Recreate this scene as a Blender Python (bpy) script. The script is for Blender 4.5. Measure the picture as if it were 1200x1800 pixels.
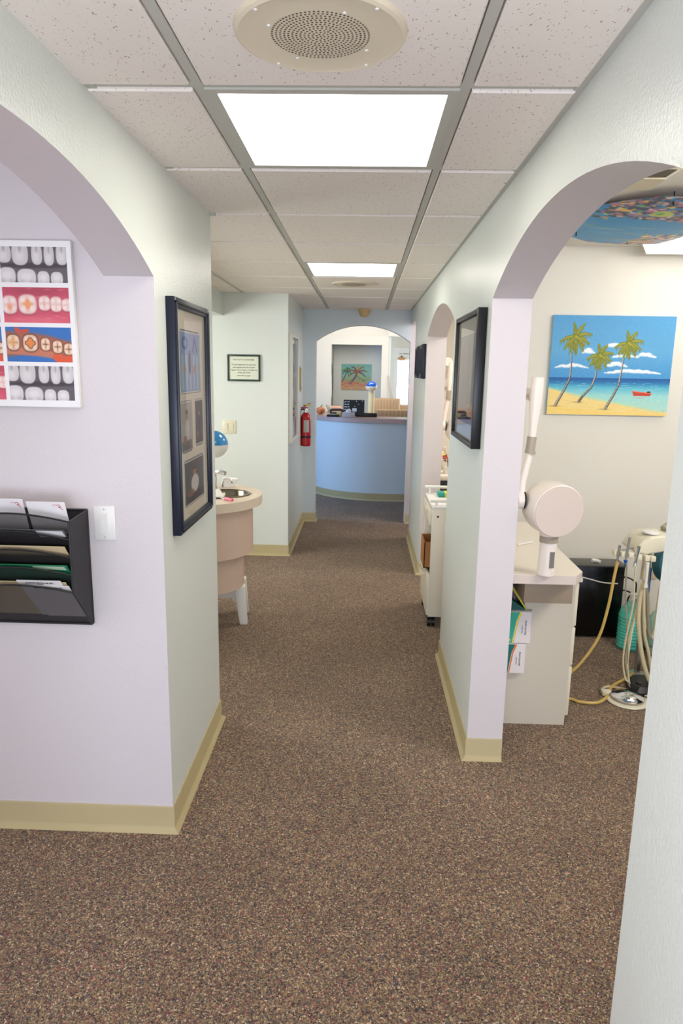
import bpy, bmesh, math, random
import numpy as np
from mathutils import Vector, Matrix
random.seed(7); rng = np.random.default_rng(7)
for o in list(bpy.data.objects): bpy.data.objects.remove(o)
SC = bpy.context.scene; COL = SC.collection
pi = math.pi

# ------------------------------------------------------------------ camera
YAW, PIT, ROL, FPX = -0.0294, -0.2026, 0.0170, 1211.2
fwd = Vector((math.sin(YAW)*math.cos(PIT), math.cos(YAW)*math.cos(PIT), math.sin(PIT)))
r0_ = Vector((math.cos(YAW), -math.sin(YAW), 0)); u0_ = r0_.cross(fwd)
cr, sr = math.cos(ROL), math.sin(ROL)
right = cr*r0_ + sr*u0_; up = -sr*r0_ + cr*u0_
cd = bpy.data.cameras.new('camera'); cam = bpy.data.objects.new('camera', cd); COL.objects.link(cam)
m = Matrix((right, up, -fwd)).transposed().to_4x4(); m.translation = Vector((0, 0, 1.69))
cam.matrix_world = m
cd.sensor_fit = 'HORIZONTAL'; cd.sensor_width = 36; cd.lens = 36*FPX/1200; cd.clip_start = 0.02
SC.camera = cam
# ------------------------------------------------------------------ world, exposure, lights
w = bpy.data.worlds.new('world'); SC.world = w; w.use_nodes = True
w.node_tree.nodes['Background'].inputs[0].default_value = (0.75, 0.85, 1.0, 1)
w.node_tree.nodes['Background'].inputs[1].default_value = 1.0
SC.view_settings.view_transform = 'Standard'; SC.view_settings.look = 'None'
SC.view_settings.exposure = 1.32; SC.view_settings.gamma = 1.0

def area(name, loc, aim, sx, sy, power, col):
    l = bpy.data.lights.new(name, 'AREA'); l.shape = 'RECTANGLE'; l.size = sx; l.size_y = sy
    l.energy = power; l.color = col
    o = bpy.data.objects.new(name, l); COL.objects.link(o); o.location = loc
    o.rotation_euler = (Vector(aim)-Vector(loc)).to_track_quat('-Z', 'Y').to_euler()
    return o
area('daylight_behind_camera', (-0.1, -2.6, 1.1), (0.0, 1.6, 1.9), 2.4, 1.8, 24, (0.52, 0.64, 1.0))
area('ceiling_fill_behind_camera', (-0.1, -0.5, 1.1), (-0.05, 1.2, 2.34), 0.9, 0.7, 10, (0.96, 0.94, 1.0))  # added fill aimed upwards to brighten the ceiling, no real fixture
area('front_room_lamp', (-1.7, 0.9, 2.30), (-1.7, 0.9, 0), 0.9, 0.9, 3, (1.0, 0.93, 0.96))
area('front_room_window', (-3.3, 0.4, 1.5), (-1.0, 1.6, 1.2), 1.2, 1.2, 3.5, (0.95, 0.93, 1.0))
area('sink_room_window', (-2.85, 4.5, 1.55), (-0.8, 5.2, 1.1), 1.5, 1.1, 20, (0.98, 1.0, 0.92))
area('operatory_lamp_b', (2.3, 1.9, 2.36), (1.5, 4.4, 0.6), 1.0, 0.6, 19, (1.0, 0.96, 0.90))
area('operatory_far_lamp', (1.5, 5.4, 2.36), (1.5, 5.4, 0), 0.9, 0.6, 12, (1.0, 0.94, 0.88))
area('side_hall_lamp', (1.4, 7.2, 2.25), (0.9, 7.3, 0.9), 0.5, 0.4, 8, (0.95, 0.95, 1.0))
area('reception_window_daylight', (-2.6, 8.35, 1.5), (-0.2, 9.2, 0.5), 0.8, 1.1, 20, (0.30, 0.55, 1.0))
area('reception_lamp', (-0.1, 9.7, 2.5), (-0.1, 12.3, 1.3), 1.4, 1.0, 17, (1.0, 0.94, 0.86))
area('reception_front_window', (1.9, 11.0, 1.6), (0.0, 11.0, 1.4), 1.2, 1.2, 12, (0.9, 0.95, 1.0))

# ------------------------------------------------------------------ materials
def lin(c):
    return tuple((v/255/12.92 if v/255 <= .04045 else ((v/255+.055)/1.055)**2.4) for v in c)
MATS = {}
def mat(name, rgb, rough=.6, metal=0., bump=0., bscale=200., spec=.5, trans=0., alpha=1., emit=0., coat=0., ior=1.45, var=0., vscale=8.):
    if name in MATS: return MATS[name]
    m = bpy.data.materials.new(name); m.use_nodes = True; nt = m.node_tree
    b = nt.nodes['Principled BSDF']; c = lin(rgb)+(1,)
    b.inputs['Base Color'].default_value = c; b.inputs['Roughness'].default_value = rough
    b.inputs['Metallic'].default_value = metal; b.inputs['Specular IOR Level'].default_value = spec
    b.inputs['Transmission Weight'].default_value = trans; b.inputs['IOR'].default_value = ior
    b.inputs['Alpha'].default_value = alpha; b.inputs['Coat Weight'].default_value = coat
    if emit: b.inputs['Emission Color'].default_value = c; b.inputs['Emission Strength'].default_value = emit
    tc = nt.nodes.new('ShaderNodeTexCoord')
    if bump:
        n = nt.nodes.new('ShaderNodeTexNoise'); n.inputs['Scale'].default_value = bscale; n.inputs['Detail'].default_value = 3
        bp = nt.nodes.new('ShaderNodeBump'); bp.inputs['Strength'].default_value = bump; bp.inputs['Distance'].default_value = .004
        nt.links.new(tc.outputs['Object'], n.inputs['Vector']); nt.links.new(n.outputs['Fac'], bp.inputs['Height']); nt.links.new(bp.outputs['Normal'], b.inputs['Normal'])
    if var:
        n = nt.nodes.new('ShaderNodeTexNoise'); n.inputs['Scale'].default_value = vscale; n.inputs['Detail'].default_value = 4
        hs = nt.nodes.new('ShaderNodeMix'); hs.data_type = 'RGBA'
        hs.inputs[6].default_value = tuple(v*(1-var) for v in c[:3])+(1,); hs.inputs[7].default_value = tuple(min(1, v*(1+var)) for v in c[:3])+(1,)
        nt.links.new(tc.outputs['Object'], n.inputs['Vector']); nt.links.new(n.outputs['Fac'], hs.inputs[0]); nt.links.new(hs.outputs[2], b.inputs['Base Color'])
    MATS[name] = m; return m
GREEN = mat('corridor_paint', (220, 225, 220), .34, bump=.25, bscale=130, var=.02, vscale=3)
LAV = mat('jamb_paint', (215, 207, 208), .5, bump=.12, bscale=150)
CREAM = mat('room_paint', (232, 227, 216), .55, bump=.1, bscale=150)
BLUEW = mat('dimmed_corridor_paint', (208, 218, 222), .45, bump=.15, bscale=150)  # same paint as the corridor, its weaker bluish light put into the colour
BASE = mat('vinyl_baseboard', (181, 166, 124), .42, bump=.1, bscale=30, var=.08, vscale=6)
GRIDM = mat('ceiling_grid_metal', (190, 189, 180), .5)
WHITE = mat('white_plastic', (232, 230, 224), .35)
IVORY = mat('ivory_plastic', (226, 219, 196), .35)
DENTAL = mat('dental_equipment_white', (236, 226, 216), .3, spec=.5)
BLACK = mat('black_plastic', (22, 22, 24), .4)
BLACKG = mat('black_gloss', (9, 9, 11), .2)
NAVY = mat('navy_lacquer', (13, 22, 42), .38)
BLACKW = mat('black_wood', (9, 10, 14), .35)
CHROME = mat('chrome', (225, 228, 230), .12, metal=1)
STEEL = mat('brushed_steel', (190, 190, 188), .3, metal=1)
PAPER = mat('paper', (240, 236, 236), .8)
MANILA = mat('manila_card', (222, 200, 160), .75)
TAN = mat('tan_vinyl', (176, 146, 112), .45, var=.06)
LAMI = mat('beige_laminate', (226, 207, 186), .4, var=.03, vscale=60)
LAMIC = mat('countertop_laminate', (238, 228, 214), .35, var=.03, vscale=90)
CABW = mat('cabinet_white', (208, 200, 184), .45)
PINKTOP = mat('pink_laminate', (186, 156, 148), .35, var=.05, vscale=80)
TAUPE = mat('taupe_plastic', (168, 156, 140), .4)
HOSE = mat('hose_cream', (214, 202, 164), .4)
HOSEY = mat('hose_yellow', (206, 174, 96), .35)
HOSEG = mat('hose_grey', (150, 144, 122), .45)
TEAL = mat('teal_upholstery', (38, 92, 104), .4)
RED = mat('red_enamel', (176, 20, 28), .25)
BLUEP = mat('blue_plastic', (20, 84, 176), .25)
BLUED = mat('blue_dome', (24, 84, 186), .15, coat=.6)
BLUEG = mat('blue_globe', (48, 140, 205), .12, coat=.7)
DARK = mat('dark_void', (14, 14, 14), .8)
CARD = mat('brown_cardboard', (170, 116, 66), .7)
CLEAR = mat('clear_plastic', (235, 245, 245), .08, trans=.9, alpha=.55)

def carpet():
    m = bpy.data.materials.new('speckled_carpet'); m.use_nodes = True; nt = m.node_tree; b = nt.nodes['Principled BSDF']
    L = nt.links.new; N = nt.nodes.new
    tc = N('ShaderNodeTexCoord')
    wn = N('ShaderNodeTexNoise'); wn.inputs['Scale'].default_value = 120
    L(tc.outputs['Object'], wn.inputs['Vector'])
    mv = N('ShaderNodeMix'); mv.data_type = 'VECTOR'; mv.inputs[0].default_value = .012
    L(tc.outputs['Object'], mv.inputs[4]); L(wn.outputs['Color'], mv.inputs[5])
    vo = N('ShaderNodeTexVoronoi'); vo.inputs['Scale'].default_value = 260; L(mv.outputs[1], vo.inputs['Vector'])
    sp = N('ShaderNodeSeparateColor'); L(vo.outputs['Color'], sp.inputs[0])
    rp = N('ShaderNodeValToRGB'); rp.color_ramp.interpolation = 'CONSTANT'; e = rp.color_ramp.elements
    cols = [(0, (60, 50, 48)), (.14, (112, 90, 76)), (.30, (134, 113, 88)), (.44, (92, 77, 62)), (.56, (162, 140, 108)), (.68, (80, 82, 84)), (.77, (132, 74, 74)), (.86, (144, 120, 84)), (.95, (200, 176, 148))]
    e[0].position = 0; e[0].color = lin(cols[0][1])+(1,); e[1].position = cols[1][0]; e[1].color = lin(cols[1][1])+(1,)
    for p, c in cols[2:]:
        q = e.new(p); q.color = lin(c)+(1,)
    L(sp.outputs[0], rp.inputs[0])
    hn = N('ShaderNodeTexNoise'); hn.inputs['Scale'].default_value = 340; hn.inputs['Detail'].default_value = 4; L(tc.outputs['Object'], hn.inputs['Vector'])
    mr = N('ShaderNodeMapRange'); mr.inputs[1].default_value = .3; mr.inputs[2].default_value = .7; mr.inputs[3].default_value = .70; mr.inputs[4].default_value = 1.50; L(hn.outputs[0], mr.inputs[0])
    ln = N('ShaderNodeTexNoise'); ln.inputs['Scale'].default_value = 2.2; ln.inputs['Detail'].default_value = 3; L(tc.outputs['Object'], ln.inputs['Vector'])
    mr2 = N('ShaderNodeMapRange'); mr2.inputs[1].default_value = .3; mr2.inputs[2].default_value = .7; mr2.inputs[3].default_value = .88; mr2.inputs[4].default_value = 1.08; L(ln.outputs[0], mr2.inputs[0])
    mu = N('ShaderNodeMath'); mu.operation = 'MULTIPLY'; L(mr.outputs[0], mu.inputs[0]); L(mr2.outputs[0], mu.inputs[1])
    mx = N('ShaderNodeMix'); mx.data_type = 'RGBA'; mx.blend_type = 'MULTIPLY'; mx.inputs[0].default_value = 1
    L(rp.outputs[0], mx.inputs[6]); L(mu.outputs[0], mx.inputs[7]); L(mx.outputs[2], b.inputs['Base Color'])
    b.inputs['Roughness'].default_value = .95; b.inputs['Specular IOR Level'].default_value = .1
    b.inputs['Sheen Weight'].default_value = .15
    bp = N('ShaderNodeBump'); bp.inputs['Strength'].default_value = .7; bp.inputs['Distance'].default_value = .006
    L(hn.outputs[0], bp.inputs['Height']); L(bp.outputs[0], b.inputs['Normal'])
    return m
CARPET = carpet()

def tile_mat():
    m = bpy.data.materials.new('fissured_ceiling_tile'); m.use_nodes = True; nt = m.node_tree; b = nt.nodes['Principled BSDF']
    L = nt.links.new; N = nt.nodes.new
    tc = N('ShaderNodeTexCoord')
    def spots(scale, th, stretch):
        mp = N('ShaderNodeMapping'); mp.inputs['Scale'].default_value = stretch; L(tc.outputs['Object'], mp.inputs[0])
        wn = N('ShaderNodeTexNoise'); wn.inputs['Scale'].default_value = scale*.5; L(mp.outputs[0], wn.inputs['Vector'])
        mv = N('ShaderNodeMix'); mv.data_type = 'VECTOR'; mv.inputs[0].default_value = .02; L(mp.outputs[0], mv.inputs[4]); L(wn.outputs['Color'], mv.inputs[5])
        v = N('ShaderNodeTexVoronoi'); v.inputs['Scale'].default_value = scale; L(mv.outputs[1], v.inputs['Vector'])
        s = N('ShaderNodeSeparateColor'); L(v.outputs['Color'], s.inputs[0])
        th_ = N('ShaderNodeMapRange'); th_.inputs[1].default_value = 0; th_.inputs[2].default_value = 1; th_.inputs[3].default_value = -.25; th_.inputs[4].default_value = th; L(s.outputs[0], th_.inputs[0])
        c = N('ShaderNodeMath'); c.operation = 'LESS_THAN'; L(v.outputs['Distance'], c.inputs[0]); L(th_.outputs[0], c.inputs[1]); return c
    a = spots(160, .32, (1, .6, 1)); a2 = spots(85, .13, (.6, 1.2, 1))
    mxx = N('ShaderNodeMath'); mxx.operation = 'MAXIMUM'; L(a.outputs[0], mxx.inputs[0]); L(a2.outputs[0], mxx.inputs[1])
    cm = N('ShaderNodeMix'); cm.data_type = 'RGBA'; cm.inputs[6].default_value = lin((240, 232, 224))+(1,); cm.inputs[7].default_value = lin((176, 160, 148))+(1,)
    L(mxx.outputs[0], cm.inputs[0]); L(cm.outputs[2], b.inputs['Base Color']); b.inputs['Roughness'].default_value = .9
    bp = N('ShaderNodeBump'); bp.invert = True; bp.inputs['Strength'].default_value = .4; bp.inputs['Distance'].default_value = .002; L(mxx.outputs[0], bp.inputs['Height']); L(bp.outputs[0], b.inputs['Normal'])
    return m
TILE = tile_mat()

def emis(name, rgb, s):
    m = bpy.data.materials.new(name); m.use_nodes = True; nt = m.node_tree; nt.nodes.clear()
    e = nt.nodes.new('ShaderNodeEmission'); o = nt.nodes.new('ShaderNodeOutputMaterial')
    e.inputs[0].default_value = lin(rgb)+(1,); e.inputs[1].default_value = s; nt.links.new(e.outputs[0], o.inputs[0]); return m
PANEL = emis('light_panel_glow', (255, 250, 238), 3.6)
PANEL2 = emis('operatory_panel_glow', (255, 250, 240), 1.3)

def glassy(name, fac=.08, rough=.02):
    m = bpy.data.materials.new(name); m.use_nodes = True; nt = m.node_tree; nt.nodes.clear(); N = nt.nodes.new; L = nt.links.new
    t = N('ShaderNodeBsdfTransparent'); g = N('ShaderNodeBsdfGlossy'); g.inputs['Roughness'].default_value = rough
    f = N('ShaderNodeFresnel'); f.inputs[0].default_value = 1.5; mx = N('ShaderNodeMixShader'); o = N('ShaderNodeOutputMaterial')
    L(f.outputs[0], mx.inputs[0]); L(t.outputs[0], mx.inputs[1]); L(g.outputs[0], mx.inputs[2]); L(mx.outputs[0], o.inputs[0]); return m
GLASS = glassy('picture_glass')
def meshy(name, rgb, fac):
    m = bpy.data.materials.new(name); m.use_nodes = True; nt = m.node_tree; b = nt.nodes['Principled BSDF']
    b.inputs['Base Color'].default_value = lin(rgb)+(1,); b.inputs['Roughness'].default_value = .45; b.inputs['Alpha'].default_value = fac; return m
MESHM = meshy('black_wire_mesh', (44, 42, 46), .66)
def liquid(name, rgb, a):
    m = bpy.data.materials.new(name); m.use_nodes = True; nt = m.node_tree; b = nt.nodes['Principled BSDF']
    b.inputs['Base Color'].default_value = lin(rgb)+(1,); b.inputs['Roughness'].default_value = .15; b.inputs['Alpha'].default_value = a
    b.inputs['Transmission Weight'].default_value = .25; return m
MOUTH = liquid('turquoise_liquid', (96, 228, 208), .9)

def print_mat(name, rough=.5, emit=0):
    m = bpy.data.materials.new(name); m.use_nodes = True; nt = m.node_tree; b = nt.nodes['Principled BSDF']
    a = nt.nodes.new('ShaderNodeAttribute'); a.attribute_name = 'Col'
    nt.links.new(a.outputs['Color'], b.inputs['Base Color']); b.inputs['Roughness'].default_value = rough
    if emit: nt.links.new(a.outputs['Color'], b.inputs['Emission Color']); b.inputs['Emission Strength'].default_value = emit
    return m
PRINT = print_mat('printed_colours', .45); CANVAS = print_mat('painted_canvas', .6); VIEW = print_mat('glowing_daylight_view', .2, 1.6)  # VIEW emits its painted colours to stand in for daylight in the door

# ------------------------------------------------------------------ mesh helpers
class MB:
    def __init__(s): s.bm = bmesh.new()
    def add(s, verts, faces, mi=0, smooth=False):
        vs = [s.bm.verts.new(v) for v in verts]
        for f in faces:
            try:
                q = s.bm.faces.new([vs[i] for i in f]); q.material_index = mi; q.smooth = smooth
            except ValueError: pass
        return s
    def box(s, x0, x1, y0, y1, z0, z1, mi=0, b=0.0, M=None):
        t = bmesh.new(); bmesh.ops.create_cube(t, size=1)
        for v in t.verts: v.co = Vector((x0+(x1-x0)*(v.co.x+.5), y0+(y1-y0)*(v.co.y+.5), z0+(z1-z0)*(v.co.z+.5)))
        if b: bmesh.ops.bevel(t, geom=t.edges[:], offset=min(b, .45*min(abs(x1-x0), abs(y1-y0), abs(z1-z0))), segments=2, affect='EDGES', profile=.5)
        return s.join(t, mi, M)
    def join(s, t, mi=0, M=None, smooth=None):
        if M is not None: t.transform(M)
        t.verts.index_update(); vs = [s.bm.verts.new(v.co) for v in t.verts]
        for f in t.faces:
            q = s.bm.faces.new([vs[v.index] for v in f.verts]); q.material_index = mi
            q.smooth = f.smooth if smooth is None else smooth
        t.free(); return s
    def cyl(s, p0, p1, r0, r1=None, n=24, mi=0, cap=True):
        r1 = r0 if r1 is None else r1; p0, p1 = Vector(p0), Vector(p1); d = (p1-p0).normalized()
        a = d.orthogonal().normalized(); b = d.cross(a)
        R0 = [p0+r0*(a*math.cos(2*pi*i/n)+b*math.sin(2*pi*i/n)) for i in range(n)]
        R1 = [p1+r1*(a*math.cos(2*pi*i/n)+b*math.sin(2*pi*i/n)) for i in range(n)]
        s.add(R0+R1, [(i, (i+1) % n, n+(i+1) % n, n+i) for i in range(n)], mi, True)
        if cap: s.add(R0, [tuple(reversed(range(n)))], mi); s.add(R1, [tuple(range(n))], mi)
        return s
    def lathe(s, prof, c=(0, 0, 0), axis=(0, 0, 1), n=32, mi=0, smooth=True, sy=1.0):
        d = Vector(axis).normalized(); a = d.orthogonal().normalized(); b = d.cross(a); c = Vector(c)
        if abs(d.z) > .99: a = Vector((1, 0, 0)); b = Vector((0, 1, 0))*(1 if d.z > 0 else -1)
        V = []
        for r, h in prof: V += [c+d*h+max(r, 1e-5)*(a*math.cos(2*pi*i/n)+sy*b*math.sin(2*pi*i/n)) for i in range(n)]
        F = [(k*n+i, k*n+(i+1) % n, (k+1)*n+(i+1) % n, (k+1)*n+i) for k in range(len(prof)-1) for i in range(n)]
        return s.add(V, F, mi, smooth)
    def tube(s, pts, r, n=10, mi=0, sub=6):
        P = [Vector(p) for p in pts]
        if sub > 1 and len(P) > 2:
            Q = []
            for i in range(len(P)-1):
                a, b, c, d = P[max(i-1, 0)], P[i], P[i+1], P[min(i+2, len(P)-1)]
                for k in range(sub):
                    t = k/sub; Q.append(.5*((2*b)+(c-a)*t+(2*a-5*b+4*c-d)*t*t+(-a+3*b-3*c+d)*t**3))
            P = Q+[P[-1]]
        nrm = (P[1]-P[0]).normalized().orthogonal().normalized(); V = []
        for i, p in enumerate(P):
            d = (P[min(i+1, len(P)-1)]-P[max(i-1, 0)]).normalized()
            nrm = (nrm-d*nrm.dot(d)).normalized(); b = d.cross(nrm)
            V += [p+r*(nrm*math.cos(2*pi*j/n)+b*math.sin(2*pi*j/n)) for j in range(n)]
        F = [(i*n+j, i*n+(j+1) % n, (i+1)*n+(j+1) % n, (i+1)*n+j) for i in range(len(P)-1) for j in range(n)]
        s.add(V, F, mi, True); s.add(V[:n], [tuple(reversed(range(n)))], mi); s.add(V[-n:], [tuple(range(n))], mi); return s
    def prism(s, pts, axis, a0, a1, mi=0):
        """pts 2-D outline; axis x: (y,z), y: (x,z), z: (x,y)"""
        def V(p, a): return {'x': (a, p[0], p[1]), 'y': (p[0], a, p[1]), 'z': (p[0], p[1], a)}[axis]
        n = len(pts); s.add([V(p, a0) for p in pts]+[V(p, a1) for p in pts], [tuple(range(n)), tuple(range(2*n-1, n-1, -1))]+[(i, i+n, (i+1) % n+n, (i+1) % n) for i in range(n)], mi); return s
    def sphere(s, c, r, mi=0, sc=(1, 1, 1), seg=28, half=None):
        t = bmesh.new(); bmesh.ops.create_uvsphere(t, u_segments=seg, v_segments=seg//2, radius=r)
        if half: bmesh.ops.bisect_plane(t, geom=t.verts[:]+t.edges[:]+t.faces[:], plane_co=(0, 0, 0), plane_no=(0, 0, half), clear_inner=True)
        for f in t.faces: f.smooth = True
        return s.join(t, mi, Matrix.Translation(c) @ Matrix.Diagonal(tuple(sc)+(1,)))
    def obj(s, name, mats, parent=None, loc=None, fix=True):
        if fix: bmesh.ops.recalc_face_normals(s.bm, faces=s.bm.faces[:])
        me = bpy.data.meshes.new(name); s.bm.to_mesh(me); s.bm.free(); me.set_sharp_from_angle(angle=.6)
        for q in (mats if isinstance(mats, (list, tuple)) else [mats]): me.materials.append(q)
        o = bpy.data.objects.new(name, me); COL.objects.link(o)
        if parent: o.parent = parent; o.matrix_parent_inverse = parent_inv(parent)
        return o
def world_m(o):
    M = Matrix.LocRotScale(o.location, o.rotation_euler, o.scale)
    return (world_m(o.parent) @ o.matrix_parent_inverse @ M) if o.parent else M
def parent_inv(p): return world_m(p).inverted()
def tag(o, label, cat, group=None, kind=None):
    o['label'] = label; o['category'] = cat
    if group: o['group'] = group
    if kind: o['kind'] = kind
    return o
def thing(name, label, cat, loc, group=None):
    o = bpy.data.objects.new(name, None); o.empty_display_size = .05; o.location = loc; COL.objects.link(o)
    return tag(o, label, cat, group)
def struct(o): o['kind'] = 'structure'; return o
def copy_tree(o, parent=None):
    c = o.copy(); COL.objects.link(c)
    if parent: c.parent = parent
    for ch in [q for q in COL.objects if q.parent == o and q is not c]: copy_tree(ch, c)
    return c
def text(body, size, M, mt, name, parent, align='CENTER', ext=.0004, bold=0):
    cu = bpy.data.curves.new(name, 'FONT'); cu.body = body; cu.size = size; cu.align_x = align; cu.extrude = ext; cu.offset = bold; cu.resolution_u = 2
    t = bpy.data.objects.new('t', cu); COL.objects.link(t)
    me = bpy.data.meshes.new_from_object(t.evaluated_get(bpy.context.evaluated_depsgraph_get()))
    bpy.data.objects.remove(t); me.transform(M); me.materials.clear(); me.materials.append(mt)
    o = bpy.data.objects.new(name, me); COL.objects.link(o); o.parent = parent; o.matrix_parent_inverse = parent_inv(parent); return o
def facing(origin, xdir, ydir):
    x = Vector(xdir).normalized(); y = Vector(ydir).normalized(); z = x.cross(y)
    M = Matrix((x, y, z)).transposed().to_4x4(); M.translation = Vector(origin); return M

class Art:
    """a little raster painter; u to the right, v down, both in metres-like units (u 0..w, v 0..h)"""
    def __init__(s, w, h, n, col=(255, 255, 255)):
        s.w, s.h = w, h; s.nx = n; s.ny = max(2, int(n*h/w))
        s.U, s.V = np.meshgrid((np.arange(s.nx)+.5)/s.nx*w, (np.arange(s.ny)+.5)/s.ny*h)
        s.c = np.ones((s.ny, s.nx, 3))*np.array(col, float)
    def mask(s, m, col, a=1.):
        m = np.clip(m, 0, 1)[..., None]*a; s.c = s.c*(1-m)+np.array(col, float)*m; return s
    def rect(s, u0, v0, u1, v1, col, a=1.): return s.mask(((s.U >= u0) & (s.U < u1) & (s.V >= v0) & (s.V < v1)).astype(float), col, a)
    def rrect(s, u0, v0, u1, v1, r, col, a=1.):
        dx = np.maximum(np.maximum(u0+r-s.U, s.U-u1+r), 0); dy = np.maximum(np.maximum(v0+r-s.V, s.V-v1+r), 0)
        return s.mask((np.hypot(dx, dy) < r).astype(float), col, a)
    def ell(s, cu, cv, ru, rv, col, a=1., ang=0., soft=.15, clip=None, p=2.):
        du, dv = s.U-cu, s.V-cv; c, n = math.cos(ang), math.sin(ang)
        d = (np.abs((du*c+dv*n)/ru)**p+np.abs((-du*n+dv*c)/rv)**p)**(1/p)
        m = np.clip((1-d)/soft, 0, 1)
        if clip is not None: m = m*clip
        return s.mask(m, col, a)
    def clip(s, u0, v0, u1, v1): return ((s.U >= u0) & (s.U < u1) & (s.V >= v0) & (s.V < v1)).astype(float)
    def vgrad(s, stops, m=None):
        v = s.V/s.h; ps = [p for p, _ in stops]; g = np.stack([np.interp(v, ps, [c[k] for _, c in stops]) for k in range(3)], -1)
        if m is None: s.c = g
        else: s.c = s.c*(1-m[..., None])+g*m[..., None]
        return s
    def line(s, pts, r0, r1, col, a=1., clip=None):
        n = len(pts)-1; M = np.zeros_like(s.U)
        for i in range(n):
            (a0, b0), (a1, b1) = pts[i], pts[i+1]; L2 = (a1-a0)**2+(b1-b0)**2+1e-12
            t = np.clip(((s.U-a0)*(a1-a0)+(s.V-b0)*(b1-b0))/L2, 0, 1); d = np.hypot(s.U-a0-t*(a1-a0), s.V-b0-t*(b1-b0))
            r = r0+(r1-r0)*(i+t)/n; M = np.maximum(M, np.clip((r-d)/(.35*r)+.3, 0, 1))
        if clip is not None: M = M*clip
        return s.mask(M, col, a)
    def poly(s, pts, col, a=1.):
        ins = np.zeros(s.U.shape, bool); j = len(pts)-1
        for i in range(len(pts)):
            (xi, yi), (xj, yj) = pts[i], pts[j]
            if yi != yj: ins ^= ((yi > s.V) != (yj > s.V)) & (s.U < (xj-xi)*(s.V-yi)/(yj-yi)+xi)
            j = i
        return s.mask(ins.astype(float), col, a)
    def blur(s, n):
        for _ in range(n): s.c = (s.c*2+np.roll(s.c, 1, 0)+np.roll(s.c, -1, 0)+np.roll(s.c, 1, 1)+np.roll(s.c, -1, 1))/6
        return s
    def noise(s, amp, k=1, m=None):
        g = rng.normal(0, 1, ((s.ny+k-1)//k, (s.nx+k-1)//k, 1)).repeat(k, 0).repeat(k, 1)[:s.ny, :s.nx]
        if k > 1:
            for _ in range(k): g = (g+np.roll(g, 1, 0)+np.roll(g, -1, 0)+np.roll(g, 1, 1)+np.roll(g, -1, 1))/5*1.15
        if m is not None: g = g*m[..., None]
        s.c = s.c+g*amp; return s
    def mesh(s, name, M, mt, parent, bend=None, cut=None):
        """M maps (u, h-v, 0) to the world"""
        nx, ny = s.nx, s.ny
        gu, gv = np.meshgrid(np.arange(nx+1)/nx*s.w, s.h-np.arange(ny+1)/ny*s.h)
        P = np.stack([gu.ravel(), gv.ravel(), np.zeros(gu.size) if bend is None else bend(gu.ravel(), gv.ravel())], -1)
        Mn = np.array(M); P = P@Mn[:3, :3].T+Mn[:3, 3]
        idx = (np.arange(ny)[:, None]*(nx+1)+np.arange(nx)[None, :])
        F = np.stack([idx, idx+nx+1, idx+nx+2, idx+1], -1).reshape(-1, 4); C = np.clip(s.c, 0, 255).reshape(-1, 3)/255
        if cut is not None:
            k = cut(s.U, s.V).ravel(); F = F[k]; C = C[k]
        C = np.where(C <= .04045, C/12.92, ((C+.055)/1.055)**2.4)
        me = bpy.data.meshes.new(name); me.vertices.add(len(P)); me.vertices.foreach_set('co', P.ravel())
        me.loops.add(len(F)*4); me.loops.foreach_set('vertex_index', F.ravel().astype(np.int32))
        me.polygons.add(len(F)); me.polygons.foreach_set('loop_start', (np.arange(len(F))*4).astype(np.int32))
        me.update(calc_edges=True)
        at = me.color_attributes.new('Col', 'FLOAT_COLOR', 'CORNER')
        at.data.foreach_set('color', np.concatenate([C, np.ones((len(C), 1))], 1).repeat(4, 0).ravel().astype(np.float32))
        me.materials.append(mt); o = bpy.data.objects.new(name, me); COL.objects.link(o)
        if parent: o.parent = parent; o.matrix_parent_inverse = parent_inv(parent)
        return o

# ------------------------------------------------------------------ layout
XL, XR, XRI = -0.671, 0.492, 0.647
CZ = 2.337; Y1, Y2, YB, Y3, Y4, Y5, Y6 = 2.257, 3.10, 2.815, 6.162, 7.667, 5.66, 6.99
HC = 2.46                       # operatory ceiling
def arch(y0, y1, zs, rise, n=28):
    h = (y1-y0)/2; c = (y0+y1)/2; R = (h*h+rise*rise)/(2*rise); zc = zs+rise-R; a = math.asin(min(1, h/R))
    return [(c+R*math.sin(-a+2*a*i/n), zc+R*math.cos(-a+2*a*i/n)) for i in range(n+1)]
def wall(name, outline, axis, a0, a1, mats, pick):
    mb = MB(); mb.prism(outline, axis, a0, a1); bm = mb.bm
    bmesh.ops.recalc_face_normals(bm, faces=bm.faces[:])
    for f in bm.faces: f.material_index = pick(f.normal, f.calc_center_median())
    return struct(mb.obj(name, mats, fix=False))

struct(MB().box(-4.2, 4.2, -3, 15, -.1, 0).obj('floor', CARPET))

# right wall with arches
A1n = 1.10
ol = [(-3, 0), (A1n, 0)]+arch(A1n, YB, 1.975, .178)+[(YB, 0), (3.95, 0)]+arch(3.95, Y5, 1.965, .165)+[(Y5, 0), (Y6, 0), (Y6, 2.17), (7.25, 2.19), (Y4, 2.19), (Y4, 2.6), (-3, 2.6)]
wall('wall_right', ol, 'x', XR, XRI, [GREEN, LAV, CREAM], lambda n, c: 0 if n.x < -.9 else (2 if n.x > .9 else 1))
# left header wall with arch, then the solid partition
ol = [(-3, 0), (.55, 0)]+arch(.55, Y1, 1.97, .183)+[(Y1, 2.6), (-3, 2.6)]
wall('wall_left', ol, 'x', XL-.16, XL, [GREEN, LAV], lambda n, c: 0 if n.x > .9 else 1)
wall('wall_partition', [(-4, 0), (XL, 0), (XL, 2.6), (-4, 2.6)], 'y', Y1, Y2, [GREEN, LAV], lambda n, c: 1 if n.y < -.9 else 0)
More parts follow.
